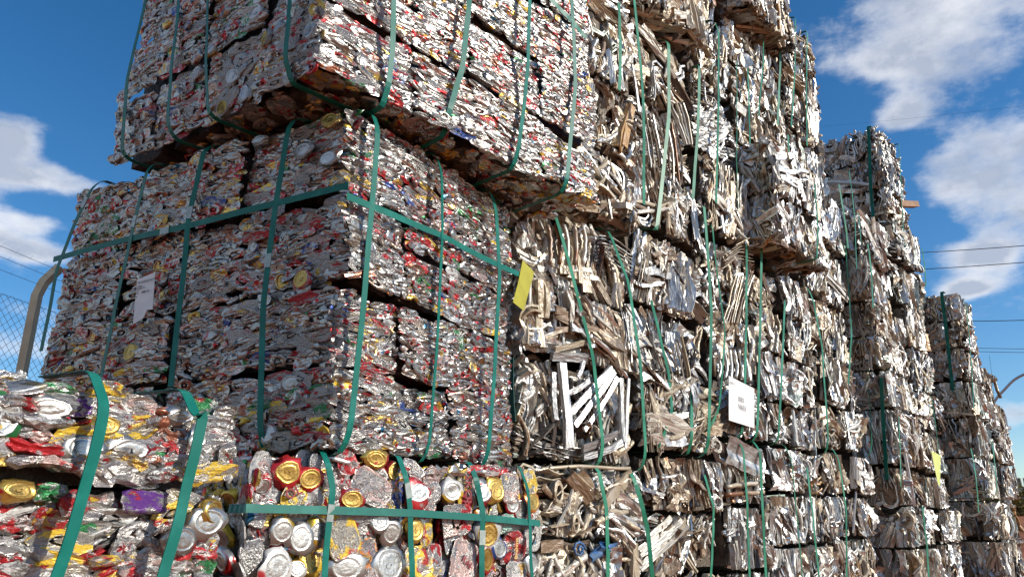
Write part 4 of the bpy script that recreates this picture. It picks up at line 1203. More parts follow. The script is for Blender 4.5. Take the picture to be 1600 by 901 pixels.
def heroes(b, key, dx=0.0):
    out = []
    for h in HEROES.get(key, []):
        face, a, z, w, hh, kind, rot, tone = h[:8]
        text = h[8] if len(h) > 8 else None
        pr = {'lidG': LIDS_G, 'lidS': LIDS_S, 'bottom': BOTTOMS, 'body': BODIES}[kind]
        k = 1.0
        if key == 'L':
            k = 0.74
        tx = None
        if text == 'SKOL':
            tx = (text, -math.pi / 2, -0.08, 0.0)
        elif text == 'Brahma':
            tx = (text, math.pi / 2, 0.0, 0.0)
        elif text == 'KAI':
            tx = (text, -0.3, 0.0, 0.0)
        elif text:
            tx = (text, 0.3, -0.05, 0.15)
        if face == 'S':
            a2 = a
        else:
            a2 = a + dx
        R = rotm('x', rng.normal(0, 0.08)) @ rotm('z', rng.normal(0, 0.08)) @ rotm('y', -math.radians(rot))
        b.put(face, b.face_point(face, a2, z, 0.0, -0.007 if key == 'B' else -0.005), R, (w * k * (1.12 if kind == 'body' else 1), 0.016, hh * k * (1.12 if kind == 'body' else 1)), pick(pr), can_tone(tone), max(w, hh), 0, True, tx)
        out.append((a2, z, w, hh))
    return out


def can_bundle(name, label, origin, heading, W, D, z0, H, group, skew=0.0):
    b = Bundle(name, label, 'bale', group, origin, heading)
    b.W, b.D, b.H, b.z0 = W, D, H, z0
    b.skew = skew
    return b


def straps_of(b, key, dx, width, mat, seals=(), off=-0.029):
    for i, (face, pts) in enumerate(STRAPS.get(key, [])):
        p = [(x + (dx if face == 'F' else 0), min(z, b.H + 0.004)) for x, z in pts]
        if abs(p[0][1] - p[-1][1]) < 0.3 * abs(p[0][0] - p[-1][0]) and abs(p[0][0] - p[-1][0]) > 0.08 and key in 'LB':
            e = 0 if abs(p[0][0]) < abs(p[-1][0]) else -1          # bands that run round the corner meet there
            p[e] = (off - 0.0007, p[e][1])
        strap(b, face, p, width, mat, off=off, seal=seals[i] if i < len(seals) else None)


CANS = 'strapped bales of crushed drink cans'

# bale under the overhang, middle of the picture
# dark gaps left between the pressed blocks: (from, to) along the face, (from, to) up it
HOLES = {
    'LS': [(1.01, 1.085, 2.19, 2.37), (0.43, 0.495, 2.18, 2.38), (0.06, 0.31, 2.432, 2.478), (0.10, 0.43, 1.902, 1.940), (0.62, 0.8, 1.912, 1.930)],
    'LF': [(0.20, 0.42, 2.148, 2.176), (0.30, 0.50, 2.335, 2.355), (0.52, 0.95, 2.348, 2.366), (0.25, 0.52, 1.908, 1.936), (0.555, 0.585, 2.18, 2.44), (0.26, 0.285, 2.47, 2.72)],
    'US': [(0.83, 0.875, 3.06, 3.32), (0.56, 0.60, 3.33, 3.55), (0.24, 0.29, 3.02, 3.16), (0.88, 1.06, 3.02, 3.055), (0.565, 0.595, 2.8, 3.03)],
    'UF': [(0.0, 0.30, 3.018, 3.055), (0.42, 0.80, 3.010, 3.058), (0.90, 1.37, 3.005, 3.045), (0.61, 0.65, 2.8, 3.0), (0.355, 0.385, 3.06, 3.32), (1.005, 1.035, 3.05, 3.25), (0.65, 1.0, 3.30, 3.33)],
}
L = can_bundle('can_bale', 'tall silver can bale under the overhanging one, white paper tag on its shaded side', (-0.49, 2.04, 0), 31.5, 0.945, 1.42, 1.69, 2.745, CANS, 0.0577)
LX, LY, LZ = [0, 0.27, 0.57, 0.945], [0, 0.46, 0.715, 1.07, 1.40], [1.69, 1.925, 2.165, 2.455, 2.745]
ldep = {(1, 3): 0.015}


def l_depth(i, k):
    return ldep.setdefault((i, k), float(rng.uniform(-0.012, 0.022)))


for i in range(3):
    for k in range(4):
        L.core(LX[i] + (0.075 if i == 0 else 0.025), LX[i + 1] - 0.025, 0.05, 0.44, LZ[k] + 0.02, LZ[k + 1] - 0.02, M_CORE_CAN, 0.006)
for i in range(1, 4):
    for k in range(4):
        L.core(0.075, 0.5, LY[i] + 0.045, LY[i + 1] - (0.045 if i < 3 else 0.01), LZ[k] + 0.02, LZ[k + 1] - 0.02, M_CORE_CAN, 0.006)
L.core(0.25, 0.92, 0.25, 1.38, 1.70, 2.735, M_CORE_CAN, 0.004)
lstyle = dict(layer=0.0135, wave=0.017, w=0.074, rough=0.003, face_on=0.035, can=0.05, squash=0.55)
can_face(L, 'F', LX, LZ, lstyle, 'dense', l_depth, HOLES['LF'])
lstyle2 = dict(lstyle, face_on=0.05, layer=0.0165, wave=0.018, w=0.064)
ldep2 = {}
can_face(L, 'S', LY, LZ, lstyle2, 'dense', lambda i, k: ldep2.setdefault((i, k), float(rng.uniform(-0.015, 0.03))), HOLES['LS'])
heroes(L, 'L')
cans_loose(L, 'S', 0.02, 0.5, 1.69, 1.90, 0.062, 'dense', 0.0, 1.3)
straps_of(L, 'L', 0, 0.0215, M_STRAP_TEAL, (None, None, None, None, 0.3, 0.4, 0.4, 0.42, 0.45))
L.finish('crushed_can_layers', M_CAN_DENSE, M_CAN_DENSE_JOINED)

# overhanging bale on top
U = can_bundle('can_bale', 'dark topmost bale of crushed cans jutting out over the bale below, its brown underside showing', (-0.58, 1.90, 0), 43.1, 1.37, 1.115, 2.77, 3.9, CANS, 0.153)
UX, UY, UZ = [0, 0.37, 0.63, 1.02, 1.37], [0, 0.28, 0.58, 0.86, 1.115], [2.77, 3.04, 3.32, 3.6, 3.9]
udep = {}
for i in range(4):
    for k in range(4):
        U.core(UX[i] + (0.075 if i == 0 else 0.025), UX[i + 1] - 0.025, 0.05, 0.27, UZ[k] + 0.02, UZ[k + 1] - 0.02, M_CORE_CAN, 0.006)
for i in range(1, 4):
    for k in range(4):
        U.core(0.075, 0.6, UY[i] + 0.04, UY[i + 1] - (0.04 if i < 3 else 0.01), UZ[k] + 0.02, UZ[k + 1] - 0.02, M_CORE_CAN, 0.006)
U.core(0.25, 1.34, 0.25, 1.09, 2.80, 3.89, M_CORE_CAN, 0.004)
ustyle = dict(layer=0.0128, wave=0.013, w=0.066, rough=0.003, face_on=0.012, can=0.05, squash=0.5)
can_face(U, 'F', UX, UZ, ustyle, 'dense', lambda i, k: udep.setdefault((i, k), float(rng.uniform(-0.012, 0.026))), HOLES['UF'])
udep2 = {}
can_face(U, 'S', UY, UZ, dict(ustyle, face_on=0.08, layer=0.0165, w=0.060, can=0.056), 'dense', lambda i, k: udep2.setdefault((i, k), float(rng.uniform(-0.015, 0.035))), HOLES['US'])
cans_loose(U, 'B', 0.0, 1.37, 0.0, 0.34, 0.066, 'near', 0.0, 1.6)
cans_loose(U, 'B', -0.02, 0.3, 0.34, 1.05, 0.066, 'near', 0.0, 1.3)
cans_loose(U, 'S', 0.0, 0.5, 2.77, 3.0, 0.062, 'dense', 0.0, 0.7)
straps_of(U, 'U', 0, 0.0215, M_STRAP_TEAL)
U.finish('crushed_can_layers', M_CAN_DENSE, M_CAN_DENSE_JOINED)

# sunlit bale at the bottom, cans seen face on
Bb = can_bundle('can_bale', 'bright red, yellow and silver can bale at the bottom centre with can ends facing out', (-0.642, 1.905, 0), 41.0, 1.125, 0.75, 0, 1.675, CANS)
for x0, x1, dy in ((0.0, 0.655, 0), (0.672, 1.125, 0.012)):
    for z0, z1 in ((0, 0.35), (0.36, 0.7), (0.71, 1.09), (1.1, 1.675)):
        Bb.core(x0 + 0.03, x1 - 0.02, 0.05 + dy, 0.6, z0 + 0.01, z1 - 0.03, M_CORE_CAN, 0.01)
av = heroes(Bb, 'B')
cans_loose(Bb, 'F', 0.0, 0.655, 1.08, 1.672, 0.064, 'near', 0.0, 3.0, av)
cans_loose(Bb, 'F', 0.668, 1.128, 1.08, 1.672, 0.062, 'near', 0.008, 3.0, av)
can_face(Bb, 'S', [0.0, 0.3, 0.6], [1.08, 1.38, 1.66], dict(layer=0.05, wave=0.01, w=0.05, rough=0.012, face_on=0.5, can=0.06, squash=0.6), 'near', lambda i, k: 0.0)
cans_loose(Bb, 'T', 0.0, 1.12, 0.0, 0.4, 0.066, 'near', 0.0, 1.6)
straps_of(Bb, 'B', 0, 0.021, M_STRAP_TEAL, (0.62, 0.45, 0.7, None, None), -0.022)
Bb.finish('crushed_can_filling', M_CAN, M_CAN_JOINED, nested=False)

# nearest bale, bottom left
GX = 0.75
go = np.array([-0.6393, 0.8073, 0]) - GX * np.array([math.sin(math.radians(25.1)), math.cos(math.radians(25.1)), 0])
G = can_bundle('can_bale', 'nearest bale of flattened silver, red and gold cans filling the bottom left corner', tuple(go), 25.1, GX + 0.457, 0.9, 0, 1.676, CANS)
GZ = [0.95, 1.25, 1.545, 1.676]
for z0, z1 in ((0, 0.4), (0.4, 0.94), (0.94, 1.245), (1.245, 1.545), (1.545, 1.676)):
    G.core(0.02, G.W - 0.025, 0.05, 0.85, z0 + 0.002, z1 - (0.014 if z1 > 1.6 else 0.002), M_CORE_CAN, 0.0015)
gstyle = dict(layer=0.0150, wave=0.011, w=0.050, rough=0.003, face_on=0.05, can=0.058, squash=0.45)
gd = [0.0, 0.006, -0.008]
can_face(G, 'F', [0.3, G.W], GZ, gstyle, 'flat', lambda i, k: gd[k] + 0.004, [(0.2, 1.08, 1.533, 1.556)])
heroes(G, 'G', GX)
cans_loose(G, 'T', 0.4, G.W, 0.0, 0.3, 0.075, 'flat', 0.004, 1.8)
straps_of(G, 'G', GX, 0.018, M_STRAP_TEAL)
G.finish('crushed_can_filling', M_CAN, M_CAN_JOINED, nested=False)


# ------------------------------------------------------------------ aluminium scrap bales
def scrap_cell(b, face, a0, a1, z0, z1, tones, mixw, cover, depth, fine=False, big=1.0):
    """one face of one pressed block: clumps of parallel bars, bent strips, tubes and sheets"""
    w, h = a1 - a0, z1 - z0
    if w < 0.03 or h < 0.05:
        return
    area, done = w * h, 0.0
    bw = TONE_SETS[tones]

    def limits(c, d, L):
        # longest half-length along direction d that stays inside the cell
        m = L / 2
        for p, lo, hi, dd in ((c[0], a0, a1, d[0]), (c[1], z0, z1, d[1])):
            if abs(dd) > 1e-4:
                m = min(m, min(p - lo, hi - p) / abs(dd) + 0.002)
        return m
    main_angle = rng.choice([90, 90, 90, 80, 100, 70, 20, 160, 0, 50]) + rng.normal(0, 5)
    if fine:
        main_angle = 90 + rng.normal(0, 9)
    guard = 0
    while done < area * cover and guard < 500:
        guard += 1
        prog = min(done / (area * cover), 1)
        base = 0.05 * (1 - prog) + rng.uniform(-0.006, 0.010)
        c = np.array([rng.uniform(a0, a1), rng.uniform(z0, z1)])
        ang = math.radians(main_angle + rng.normal(0, 9) if rng.random() < (0.8 if fine else 0.62) else rng.uniform(0, 180))
        d = np.array([math.cos(ang), math.sin(ang)])
        nrm = np.array([-d[1], d[0]])
        kind = ('strip', 'profile', 'tube', 'hook', 'btube', 'sheet', 'coil')[int(rng.choice(7, p=np.array(mixw) / sum(mixw)))]
        tone = scrap_tone(bw)
        same = rng.random() < 0.72
        if kind in ('strip', 'profile', 'tube'):
            m = int(rng.integers(3, 10)) if kind == 'strip' else int(rng.integers(2, 6))
            wid = {'strip': rng.uniform(0.018, 0.05), 'profile': rng.uniform(0.022, 0.05), 'tube': rng.uniform(0.014, 0.03)}[kind] * (0.92 if fine else 1.05)
            step = wid * rng.uniform(0.3, 0.9)
            L = rng.uniform(0.2, 0.7)
            protos = {'strip': STRIPS, 'profile': CHANNELS, 'tube': TUBES}[kind]
            roll = rng.uniform(-1.3, 1.3)
            tilt = rng.normal(0, 0.06)
            for q in range(m):
                cc = c + nrm * step * (q - m / 2) + d * rng.normal(0, 0.02)
                cc = np.array([min(max(cc[0], a0 + 0.01), a1 - 0.01), min(max(cc[1], z0 + 0.01), z1 - 0.01)])
                hl = limits(cc, d, L)
                if hl < 0.05:
                    # slide the piece towards the middle so that it keeps some length
                    cc = cc * 0.5 + np.array([(a0 + a1) / 2, (z0 + z1) / 2]) * 0.5
                    hl = limits(cc, d, L)
                    if hl < 0.04:
                        continue
                ln = 2 * hl
                ww = min(wid * rng.uniform(0.85, 1.15), ln * 0.5)
                R = rotm('y', -(ang + rng.normal(0, 0.05))) @ rotm('z', tilt + rng.normal(0, 0.03)) @ rotm('x', roll + rng.normal(0, 0.18))
                t = tone * rng.uniform(0.85, 1.1) if same else scrap_tone(bw)
                t[3] = min(t[3], 0.95)
                b.put(face, b.face_point(face, cc[0], cc[1], 0, depth + base + 0.008 + rng.normal(0, 0.004)), R, (ln, ww, ww), pick(protos), t, (ln * ww) ** 0.5 * 1.2, int(base > 0.03))
                done += ln * ww * 0.6
        elif kind in ('hook', 'btube'):
            m = int(rng.integers(2, 7)) if kind == 'hook' else int(rng.integers(1, 4))
            s = min(rng.uniform(0.1, 0.3) * big, w * 0.85, h * 0.95)
            pr = pick(HOOKS if kind == 'hook' else BENT_TUBES)
            flip = rng.random() < 0.5
            cc0 = np.array([min(max(c[0], a0 + s * 0.42), a1 - s * 0.42), min(max(c[1], z0 + s * 0.42), z1 - s * 0.42)])
            aa = rng.choice([0, math.pi / 2, math.pi, -math.pi / 2]) + rng.normal(0, 0.25)
            for q in range(m):
                sc = s * (1 - 0.11 * q)
                cc = cc0 + np.array([rng.normal(0, 0.004), rng.normal(0, 0.004)]) + nrm * 0.012 * q
                R = rotm('y', aa + rng.normal(0, 0.06)) @ rotm('x', rng.normal(0, 0.12)) @ (rotm('x', math.pi) if flip else np.eye(3))
                off = depth + base + 0.012 + (0.03 if flip else 0)
                b.put(face, b.face_point(face, cc[0], cc[1], 0, off), R, (sc, min(sc, 0.2), sc), pr, tone if same else scrap_tone(bw), sc * 0.45, int(base > 0.03))
                done += sc * sc * 0.14
        elif kind == 'sheet':
            sx = min(rng.uniform(0.07, 0.2) * big, w * 0.9)
            sz = min(rng.uniform(0.05, 0.14) * big, h * 0.9)
            r2 = max(sx, sz) * 0.45
            cc = np.array([min(max(c[0], a0 + min(r2, w / 2)), a1 - min(r2, w / 2)), min(max(c[1], z0 + min(r2, h / 2)), z1 - min(r2, h / 2))])
            R = rotm('y', rng.uniform(0, 6.28)) @ rotm('x', rng.normal(0, 0.3)) @ rotm('z', rng.normal(0, 0.3))
            b.put(face, b.face_point(face, cc[0], cc[1], 0, depth + base + 0.012), R, (sx, 0.12, sz), pick(SHEETS), tone, (sx * sz) ** 0.5, int(base > 0.03))
            done += sx * sz * 0.6
        else:
            s = rng.uniform(0.06, 0.1)
            if w < s or h < s:
                continue
            cc = np.array([min(max(c[0], a0 + s / 2), a1 - s / 2), min(max(c[1], z0 + s / 2), z1 - s / 2)])
            for q in range(3):
                b.put(face, b.face_point(face, cc[0], cc[1], 0, depth + base + 0.012 * q - 0.008), rotm('y', rng.uniform(0, 6)) @ rotm('z', 0.3), (s, s, s), pick(COILS), tone, s, 0)
            done += s * s


MIXES = {'bars': [3, 3.5, 1, 1.5, .5, 1, .1], 'bent': [2.2, .8, 1.0, 4.2, 1.2, .8, .25], 'tubes': [1.5, 1, 3.2, 2, 2, .6, .7], 'sheets': [2, 1, .4, 2, .3, 2.6, .05], 'strips': [4.5, 1, .6, 2.4, .4, .7, .1]}
P0 = np.array([0.101, 3.038, 0.0])
HEAD = 42.0
TH = math.radians(HEAD)
UU, NN = np.array([math.sin(TH), math.cos(TH), 0]), np.array([math.cos(TH), -math.sin(TH), 0])
ALU = 'strapped aluminium scrap bales in the stepped wall'


def scrap_bale(label, s0, s1, o, seams, tones, mix, side=0.0, cols=1, right=0.0, top=False, bottom=0.0, cover=3.2, base_s=None, D=1.0, extra=None):
    org = P0 + UU * s0 + NN * o
    b = Bundle('scrap_bale', label, 'bale', ALU, tuple(org), HEAD + float(rng.normal(0, 0.7)))
    b.W, b.D, b.z0, b.H = s1 - s0, D, seams[0], seams[-1]
    fine = s0 > 2
    xe = np.linspace(0, b.W, cols + 1)
    for k in range(len(seams) - 1):
        z0, z1 = seams[k], seams[k + 1]
        for i in range(cols):
            x0, x1 = xe[i], xe[i + 1]
            dep = float(rng.uniform(-0.03, 0.045))
            sh = float(rng.uniform(-0.015, 0.015))
            y0 = 0.055 + dep
            b.core(x0 + (0.085 if side and i == 0 else 0.04), x1 - (0.085 if right and i == cols - 1 else 0.04), y0, D, z0 + (0.08 if bottom and k == 0 else 0.03), z1 - (0.08 if top and k == len(seams) - 2 else 0.03), M_CORE_SCRAP, 0.010)
            mx = MIXES[mix if rng.random() < 0.65 else pick(list(MIXES))]
            tn = tones if rng.random() < 0.7 else pick(['mixed', 'beige', 'silver', 'grey', 'brown'])
            vis0 = max(z0, 0.98)
            if z1 <= vis0 + 0.03:
                continue
            scrap_cell(b, 'F', x0 + 0.010 + sh, x1 - 0.010 + sh, vis0 + 0.016, z1 - 0.022, tn, mx, cover, dep, fine)
            if side and i == 0:
                scrap_cell(b, 'S', 0.0, side, vis0 + 0.008, z1 - 0.016, tn, mx, cover * 0.9, 0.0, fine)
            if right and i == cols - 1:
                scrap_cell(b, 'R', 0.0, right, vis0 + 0.01, z1 - 0.01, tn, mx, cover * 0.6, 0.0, fine)
    if top:
        scrap_cell(b, 'T', 0.02, b.W - 0.02, 0.0, min(D, 0.6), tones, MIXES[mix], 1.3, 0.0, fine)
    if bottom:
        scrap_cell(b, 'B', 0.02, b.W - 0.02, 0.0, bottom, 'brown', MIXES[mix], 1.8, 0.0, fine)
    return b


TABLE = [
    # label, s0, s1, out, seams, tones, mix, keywords
    ('scrap bale of beige coiled tubes and brown strips beside the red and yellow can bale', 'c0', -0.12, 0.76, 0.0, [0, 0.6, 1.14, 1.435, 1.725], 'beige', 'tubes', dict(side=0.5, top=True)),
    ('scrap bale with shiny flat bars fanned out, directly right of the yellow card', 'c0', -0.12, 0.76, 0.0, [1.745, 2.18, 2.5, 2.87], 'mixed', 'bars', dict(side=0.75, top=True)),
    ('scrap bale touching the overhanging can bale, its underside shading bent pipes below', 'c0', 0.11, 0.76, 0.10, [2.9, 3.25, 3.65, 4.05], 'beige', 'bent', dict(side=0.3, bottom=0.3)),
    ('scrap bale at the top edge wedged against the overhanging can bale', 'c0', 0.12, 0.76, 0.06, [4.07, 4.5, 4.95, 5.3], 'beige', 'strips', dict(side=0.1)),
    ('brown and beige bent scrap bale at the bottom, second from the bright can bale', 'c1', 0.78, 1.565, -0.01, [0, 0.6, 1.25, 1.55, 1.835], 'brown', 'bent', {}),
    ('scrap bale with upright tan strips left of the white paper sheet', 'c1', 0.78, 1.565, 0.0, [1.85, 2.25, 2.59, 3.02], 'beige', 'strips', {}),
    ('scrap bale of long leaning strips hung with three green straps, halfway up the tall tower', 'c1', 0.78, 1.565, 0.0, [3.04, 3.45, 3.9, 4.36], 'mixed', 'strips', {}),
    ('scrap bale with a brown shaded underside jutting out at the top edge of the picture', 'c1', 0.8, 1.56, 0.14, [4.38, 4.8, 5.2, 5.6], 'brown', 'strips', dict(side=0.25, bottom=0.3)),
    ('low scrap bale with a flat grey sheet on its front, under the white paper sheet', 'c2', 1.585, 2.17, 0.0, [0, 0.6, 1.25, 1.6, 1.955], 'grey', 'sheets', {}),
    ('scrap bale carrying the white paper sheet', 'c2', 1.585, 2.17, 0.0, [1.975, 2.32, 2.72, 3.2], 'mixed', 'bent', {}),
    ('scrap bale with thick bundles of curled brown strips, two above the white paper sheet', 'c2', 1.585, 2.17, 0.02, [3.22, 3.75, 4.3, 4.88], 'beige', 'bent', {}),
    ('pale scrap bale at the top edge between the two jutting ones', 'c2', 1.585, 2.17, 0.0, [4.9, 5.4, 5.9, 6.3], 'mixed', 'sheets', dict(bottom=0.0)),
    ('lowest grey scrap bale with crumpled silver plates, middle of the wall', 'c3', 2.19, 3.175, 0.0, [0, 0.6, 1.0, 1.37, 1.68, 1.965], 'silver', 'sheets', dict(cols=2)),
    ('bright silver scrap bale of crumpled sheet right of the white paper sheet', 'c3', 2.19, 3.175, 0.0, [1.98, 2.26, 2.58, 2.9, 3.2], 'silver', 'sheets', dict(cols=2)),
    ('pale scrap bale pushed out over a dark gap in the middle of the wall', 'c3', 2.19, 3.1, 0.22, [3.26, 3.62, 4.02], 'silver', 'sheets', dict(side=0.3, bottom=0.35, top=True)),
    ('scrap bale of thin pale strips in the upper wall, above the pushed-out bale', 'c3', 2.19, 3.175, 0.03, [4.05, 4.4, 4.75, 5.1], 'beige', 'strips', {}),
    ('grey bale with shaded side jutting out high on the tall tower', 'c3', 2.21, 3.1, 0.18, [5.12, 5.5, 5.9, 6.35], 'grey', 'bars', dict(side=0.5, bottom=0.3)),
    ('lowest scrap bale below the narrow seam left of the tall green strap', 'c4', 3.2, 4.085, 0.0, [0, 0.6, 1.05, 1.40, 1.70, 2.0], 'silver', 'sheets', dict(cols=2)),
    ('scrap bale of folded thin plates left of the dark sided bales', 'c4', 3.2, 4.085, 0.0, [2.02, 2.35, 2.73, 3.18], 'mixed', 'strips', dict(cols=2)),
    ('pale bale with thin wires round a plate stack, below the step of the skyline', 'c4', 3.2, 4.085, 0.05, [3.2, 3.68, 4.15], 'silver', 'sheets', {}),
    ('scrap bale on the right edge of the tall tower, second from its top', 'c4', 3.2, 3.98, 0.0, [4.17, 4.6, 5.0], 'mixed', 'strips', dict(right=0.4)),
    ('brown capped scrap bale topping the right edge of the tall tower', 'c4', 3.2, 4.06, 0.02, [5.02, 5.42, 5.82], 'brown', 'strips', dict(right=0.5, top=True, side=0.2)),
    ('lowest bale with dark left side beside the tall green strap', 'c5', 4.2, 5.03, 0.2, [0, 0.6, 1.0, 1.32, 1.63, 1.93], 'mixed', 'strips', dict(side=0.35)),
    ('dark sided bale of bars and bent profiles crossed by the tall green strap', 'c5', 4.2, 5.03, 0.2, [1.95, 2.39, 2.71, 3.0, 3.3], 'mixed', 'bars', dict(side=0.35)),
    ('scrap bale at the foot of the dark hole under the second tower top', 'c5', 4.2, 5.03, 0.16, [3.32, 3.72, 4.15], 'silver', 'bars', dict(side=0.25, top=True)),
    ('lowest bale of the second tower beneath the pale yellow card', 'c6', 5.05, 5.78, 0.2, [0, 0.6, 1.0, 1.34, 1.62, 1.91], 'mixed', 'strips', {}),
    ('scrap bale carrying the pale yellow card', 'c6', 5.05, 5.78, 0.2, [1.93, 2.3, 2.65, 3.05, 3.45], 'sage', 'strips', {}),
    ('narrow pale bale on the skyline under the jutting timber', 'c6', 5.05, 5.82, 0.22, [3.47, 3.9, 4.3], 'sage', 'sheets', dict(right=0.5)),
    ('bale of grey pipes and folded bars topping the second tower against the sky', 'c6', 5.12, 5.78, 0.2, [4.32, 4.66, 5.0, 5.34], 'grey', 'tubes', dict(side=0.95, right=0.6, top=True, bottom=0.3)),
    ('lowest bale with dark left side in the third tower', 'c7', 5.95, 6.7, 0.45, [0, 0.6, 1.0, 1.35, 1.7], 'mixed', 'bars', dict(side=0.45)),
    ('middle bale of the third tower, above the lowest dark sided one', 'c7', 5.95, 6.7, 0.43, [1.72, 2.1, 2.48, 2.83], 'sage', 'sheets', dict(side=0.4)),
    ('top bale of the third tower with a black shaded side', 'c7', 5.95, 6.7, 0.45, [2.85, 3.15, 3.43, 3.72], 'silver', 'sheets', dict(side=0.8, right=0.5, top=True)),
    ('short lowest bale at the far end of the wall by the red soil', 'c8', 6.72, 6.98, 0.45, [0, 0.6, 1.2, 1.72], 'sage', 'sheets', dict(right=0.5, top=True)),
    ('middle bale at the far end of the wall with crossed green straps', 'c8', 6.72, 7.45, 0.45, [1.74, 2.08, 2.42], 'silver', 'sheets', dict(right=0.6)),
    ('top bale at the far end of the wall, lowest step of the skyline', 'c8', 6.72, 7.72, 0.42, [2.44, 2.76, 3.1], 'brown', 'strips', dict(right=0.6, top=True, side=0.1)),
]
COLUMN_START = {'c0': -.12, 'c1': .78, 'c2': 1.58, 'c3': 2.19, 'c4': 3.2, 'c5': 4.2, 'c6': 5.05, 'c7': 5.95, 'c8': 6.72}
COLUMN_OUT = {'c0': 0, 'c1': 0, 'c2': 0, 'c3': 0, 'c4': 0, 'c5': .2, 'c6': .2, 'c7': .45, 'c8': .45}
SCRAP = {}
for label, col, s0, s1, o, seams, tones, mix, kw in TABLE:
    b = scrap_bale(label, s0, s1, o, seams, tones, mix, **kw)
    SCRAP.setdefault(col, []).append((b, s0, o, seams))
# each strap goes to the bale of its column that it hangs on
for col, lst in SCRAP.items():
    for face, pts in STRAPS.get(col, []):
        mid = 0.5 * (pts[0][1] + pts[-1][1])
        b, s0, o, seams = min(lst, key=lambda t: max(t[3][0] - mid, mid - t[3][-1], 0))
        if face == 'F':
            dx = COLUMN_START[col] - s0
            p = [(x + dx, z) for x, z in pts]
            strap(b, 'F', p, 0.026, M_STRAP_GREEN, off=-0.03, slack=float(rng.uniform(0.0, 0.012)))
        else:
            strap(b, 'S', pts, 0.03, M_STRAP_TEAL, off=-0.03)


def extra_strip(b, name, pts, rad, mat, flat=None):
    v, f = sweep(smooth_path(pts, 12), circ(rad, 7) if flat is None else rect(*flat))
    return mesh_obj(name, v, f, mat, b.root, True)


BAR_TONES = {'bright': (0.80, 0.80, 0.80, 0.75), 'grey': (0.45, 0.45, 0.45, 0.7), 'white': WHITE, 'silver': SILVER, 'beige': BEIGE, 'brown': BROWN, 'sage': SAGE}
# the largest single bars, pipes and plates of the near bales, where they lie
for col, kind, tone, wid, pts in BARS:
    mid = 0.5 * (pts[0][1] + pts[-1][1])
    b, s0, o, seams = min(SCRAP[col], key=lambda t: max(t[3][0] - mid, mid - t[3][-1], 0))
    dx = COLUMN_START[col] - s0
    pts = [(x + dx, z) for x, z in pts]
    t = np.array(BAR_TONES[tone]) * rng.uniform(0.9, 1.08)
    t[3] = min(t[3], 0.95)
    P = np.array([b.face_point('F', x, z, 0, -0.012 + rng.uniform(-0.008, 0.006)) for x, z in pts])
    if kind == 'plate' or kind == 'bar':
        d = P[-1] - P[0]
        ln = float(np.linalg.norm(d))
        R = rotm('y', -math.atan2(d[2], d[0])) @ rotm('x', rng.normal(0, 0.25))
        sc = (ln, 0.1, wid) if kind == 'plate' else (ln, wid * 0.7, wid)
        b.put('F', (P[0] + P[-1]) / 2, R, sc, pick(SHEETS if kind == 'plate' else CHANNELS), t, 1.0, 0, True)
    else:
        q = smooth_path(P, 9)
        q += rng.normal(0, 0.0015, q.shape)
        prof = circ(wid / 2, 7) if kind == 'tube' else rect(max(wid * 0.8, 0.012), max(wid * 0.2, 0.003))
        tw = rng.uniform(0.2, 0.9) if wid < 0.03 else rng.uniform(1.15, 1.5)
        c_ = q.mean(0)
        v, f = sweep(q - c_, prof, ref=(math.sin(tw), math.cos(tw), 0.2))
        pr = Proto('bent_pipe' if kind == 'tube' else 'bent_strip', v, f, kind == 'tube')
        b.put('F', c_, np.eye(3), (1, 1, 1), pr, t, 1.0, 0, True)
for x, z, s_ in ((0.222, 1.62, 0.085), (0.33, 1.5, 0.07)):
    for q in range(4):
        SCRAP['c0'][0][0].put('F', np.array([x + 0.004 * q, -0.035 + 0.012 * q, z]), rotm('y', q * 0.4) @ rotm('z', 0.25), (s_, s_, s_ * 1.05), COILS[q % 2], np.array(BEIGE) * 1.05, 1.0, 0, True)

# blue plastic pieces caught in the lowest scrap bale, and the timber stub on the second tower
b0 = SCRAP['c0'][0][0]
a = np.linspace(0, 11, 22)
extra_strip(b0, 'blue_hose', [(0.335 + (0.05 - 0.003 * t) * math.cos(t), -0.03 - 0.001 * t, 1.40 + (0.036 - 0.002 * t) * math.sin(t)) for t in a], 0.0055, M_BLUE)
for bx, bz, br in ((0.46, 1.385, 0.3), (0.52, 1.40, -0.2), (0.575, 1.395, 0.1)):
    o = add('blue_scrap', make_mesh('blue_scrap', SHEETS[int(bx * 100) % 8].v * np.array([0.085, 0.09, 0.05]), SHEETS[int(bx * 100) % 8].f, M_BLUE), b0.root, (bx, -0.03, bz))
    o.rotation_euler = (0.2, -br, 0.1)
b6 = SCRAP['c6'][-1][0]
v, f = sweep([(0.4, 0.02, 4.60), (0.95, -0.02, 4.76)], rect(0.07, 0.06))
mesh_obj('timber_stub', v, f, M_WOOD, SCRAP['c6'][-1][0].root)
for col, lst in SCRAP.items():
    for b, *_ in lst:
        b.finish('packed_scrap', M_SCRAP, M_SCRAP_JOINED, limit=230)


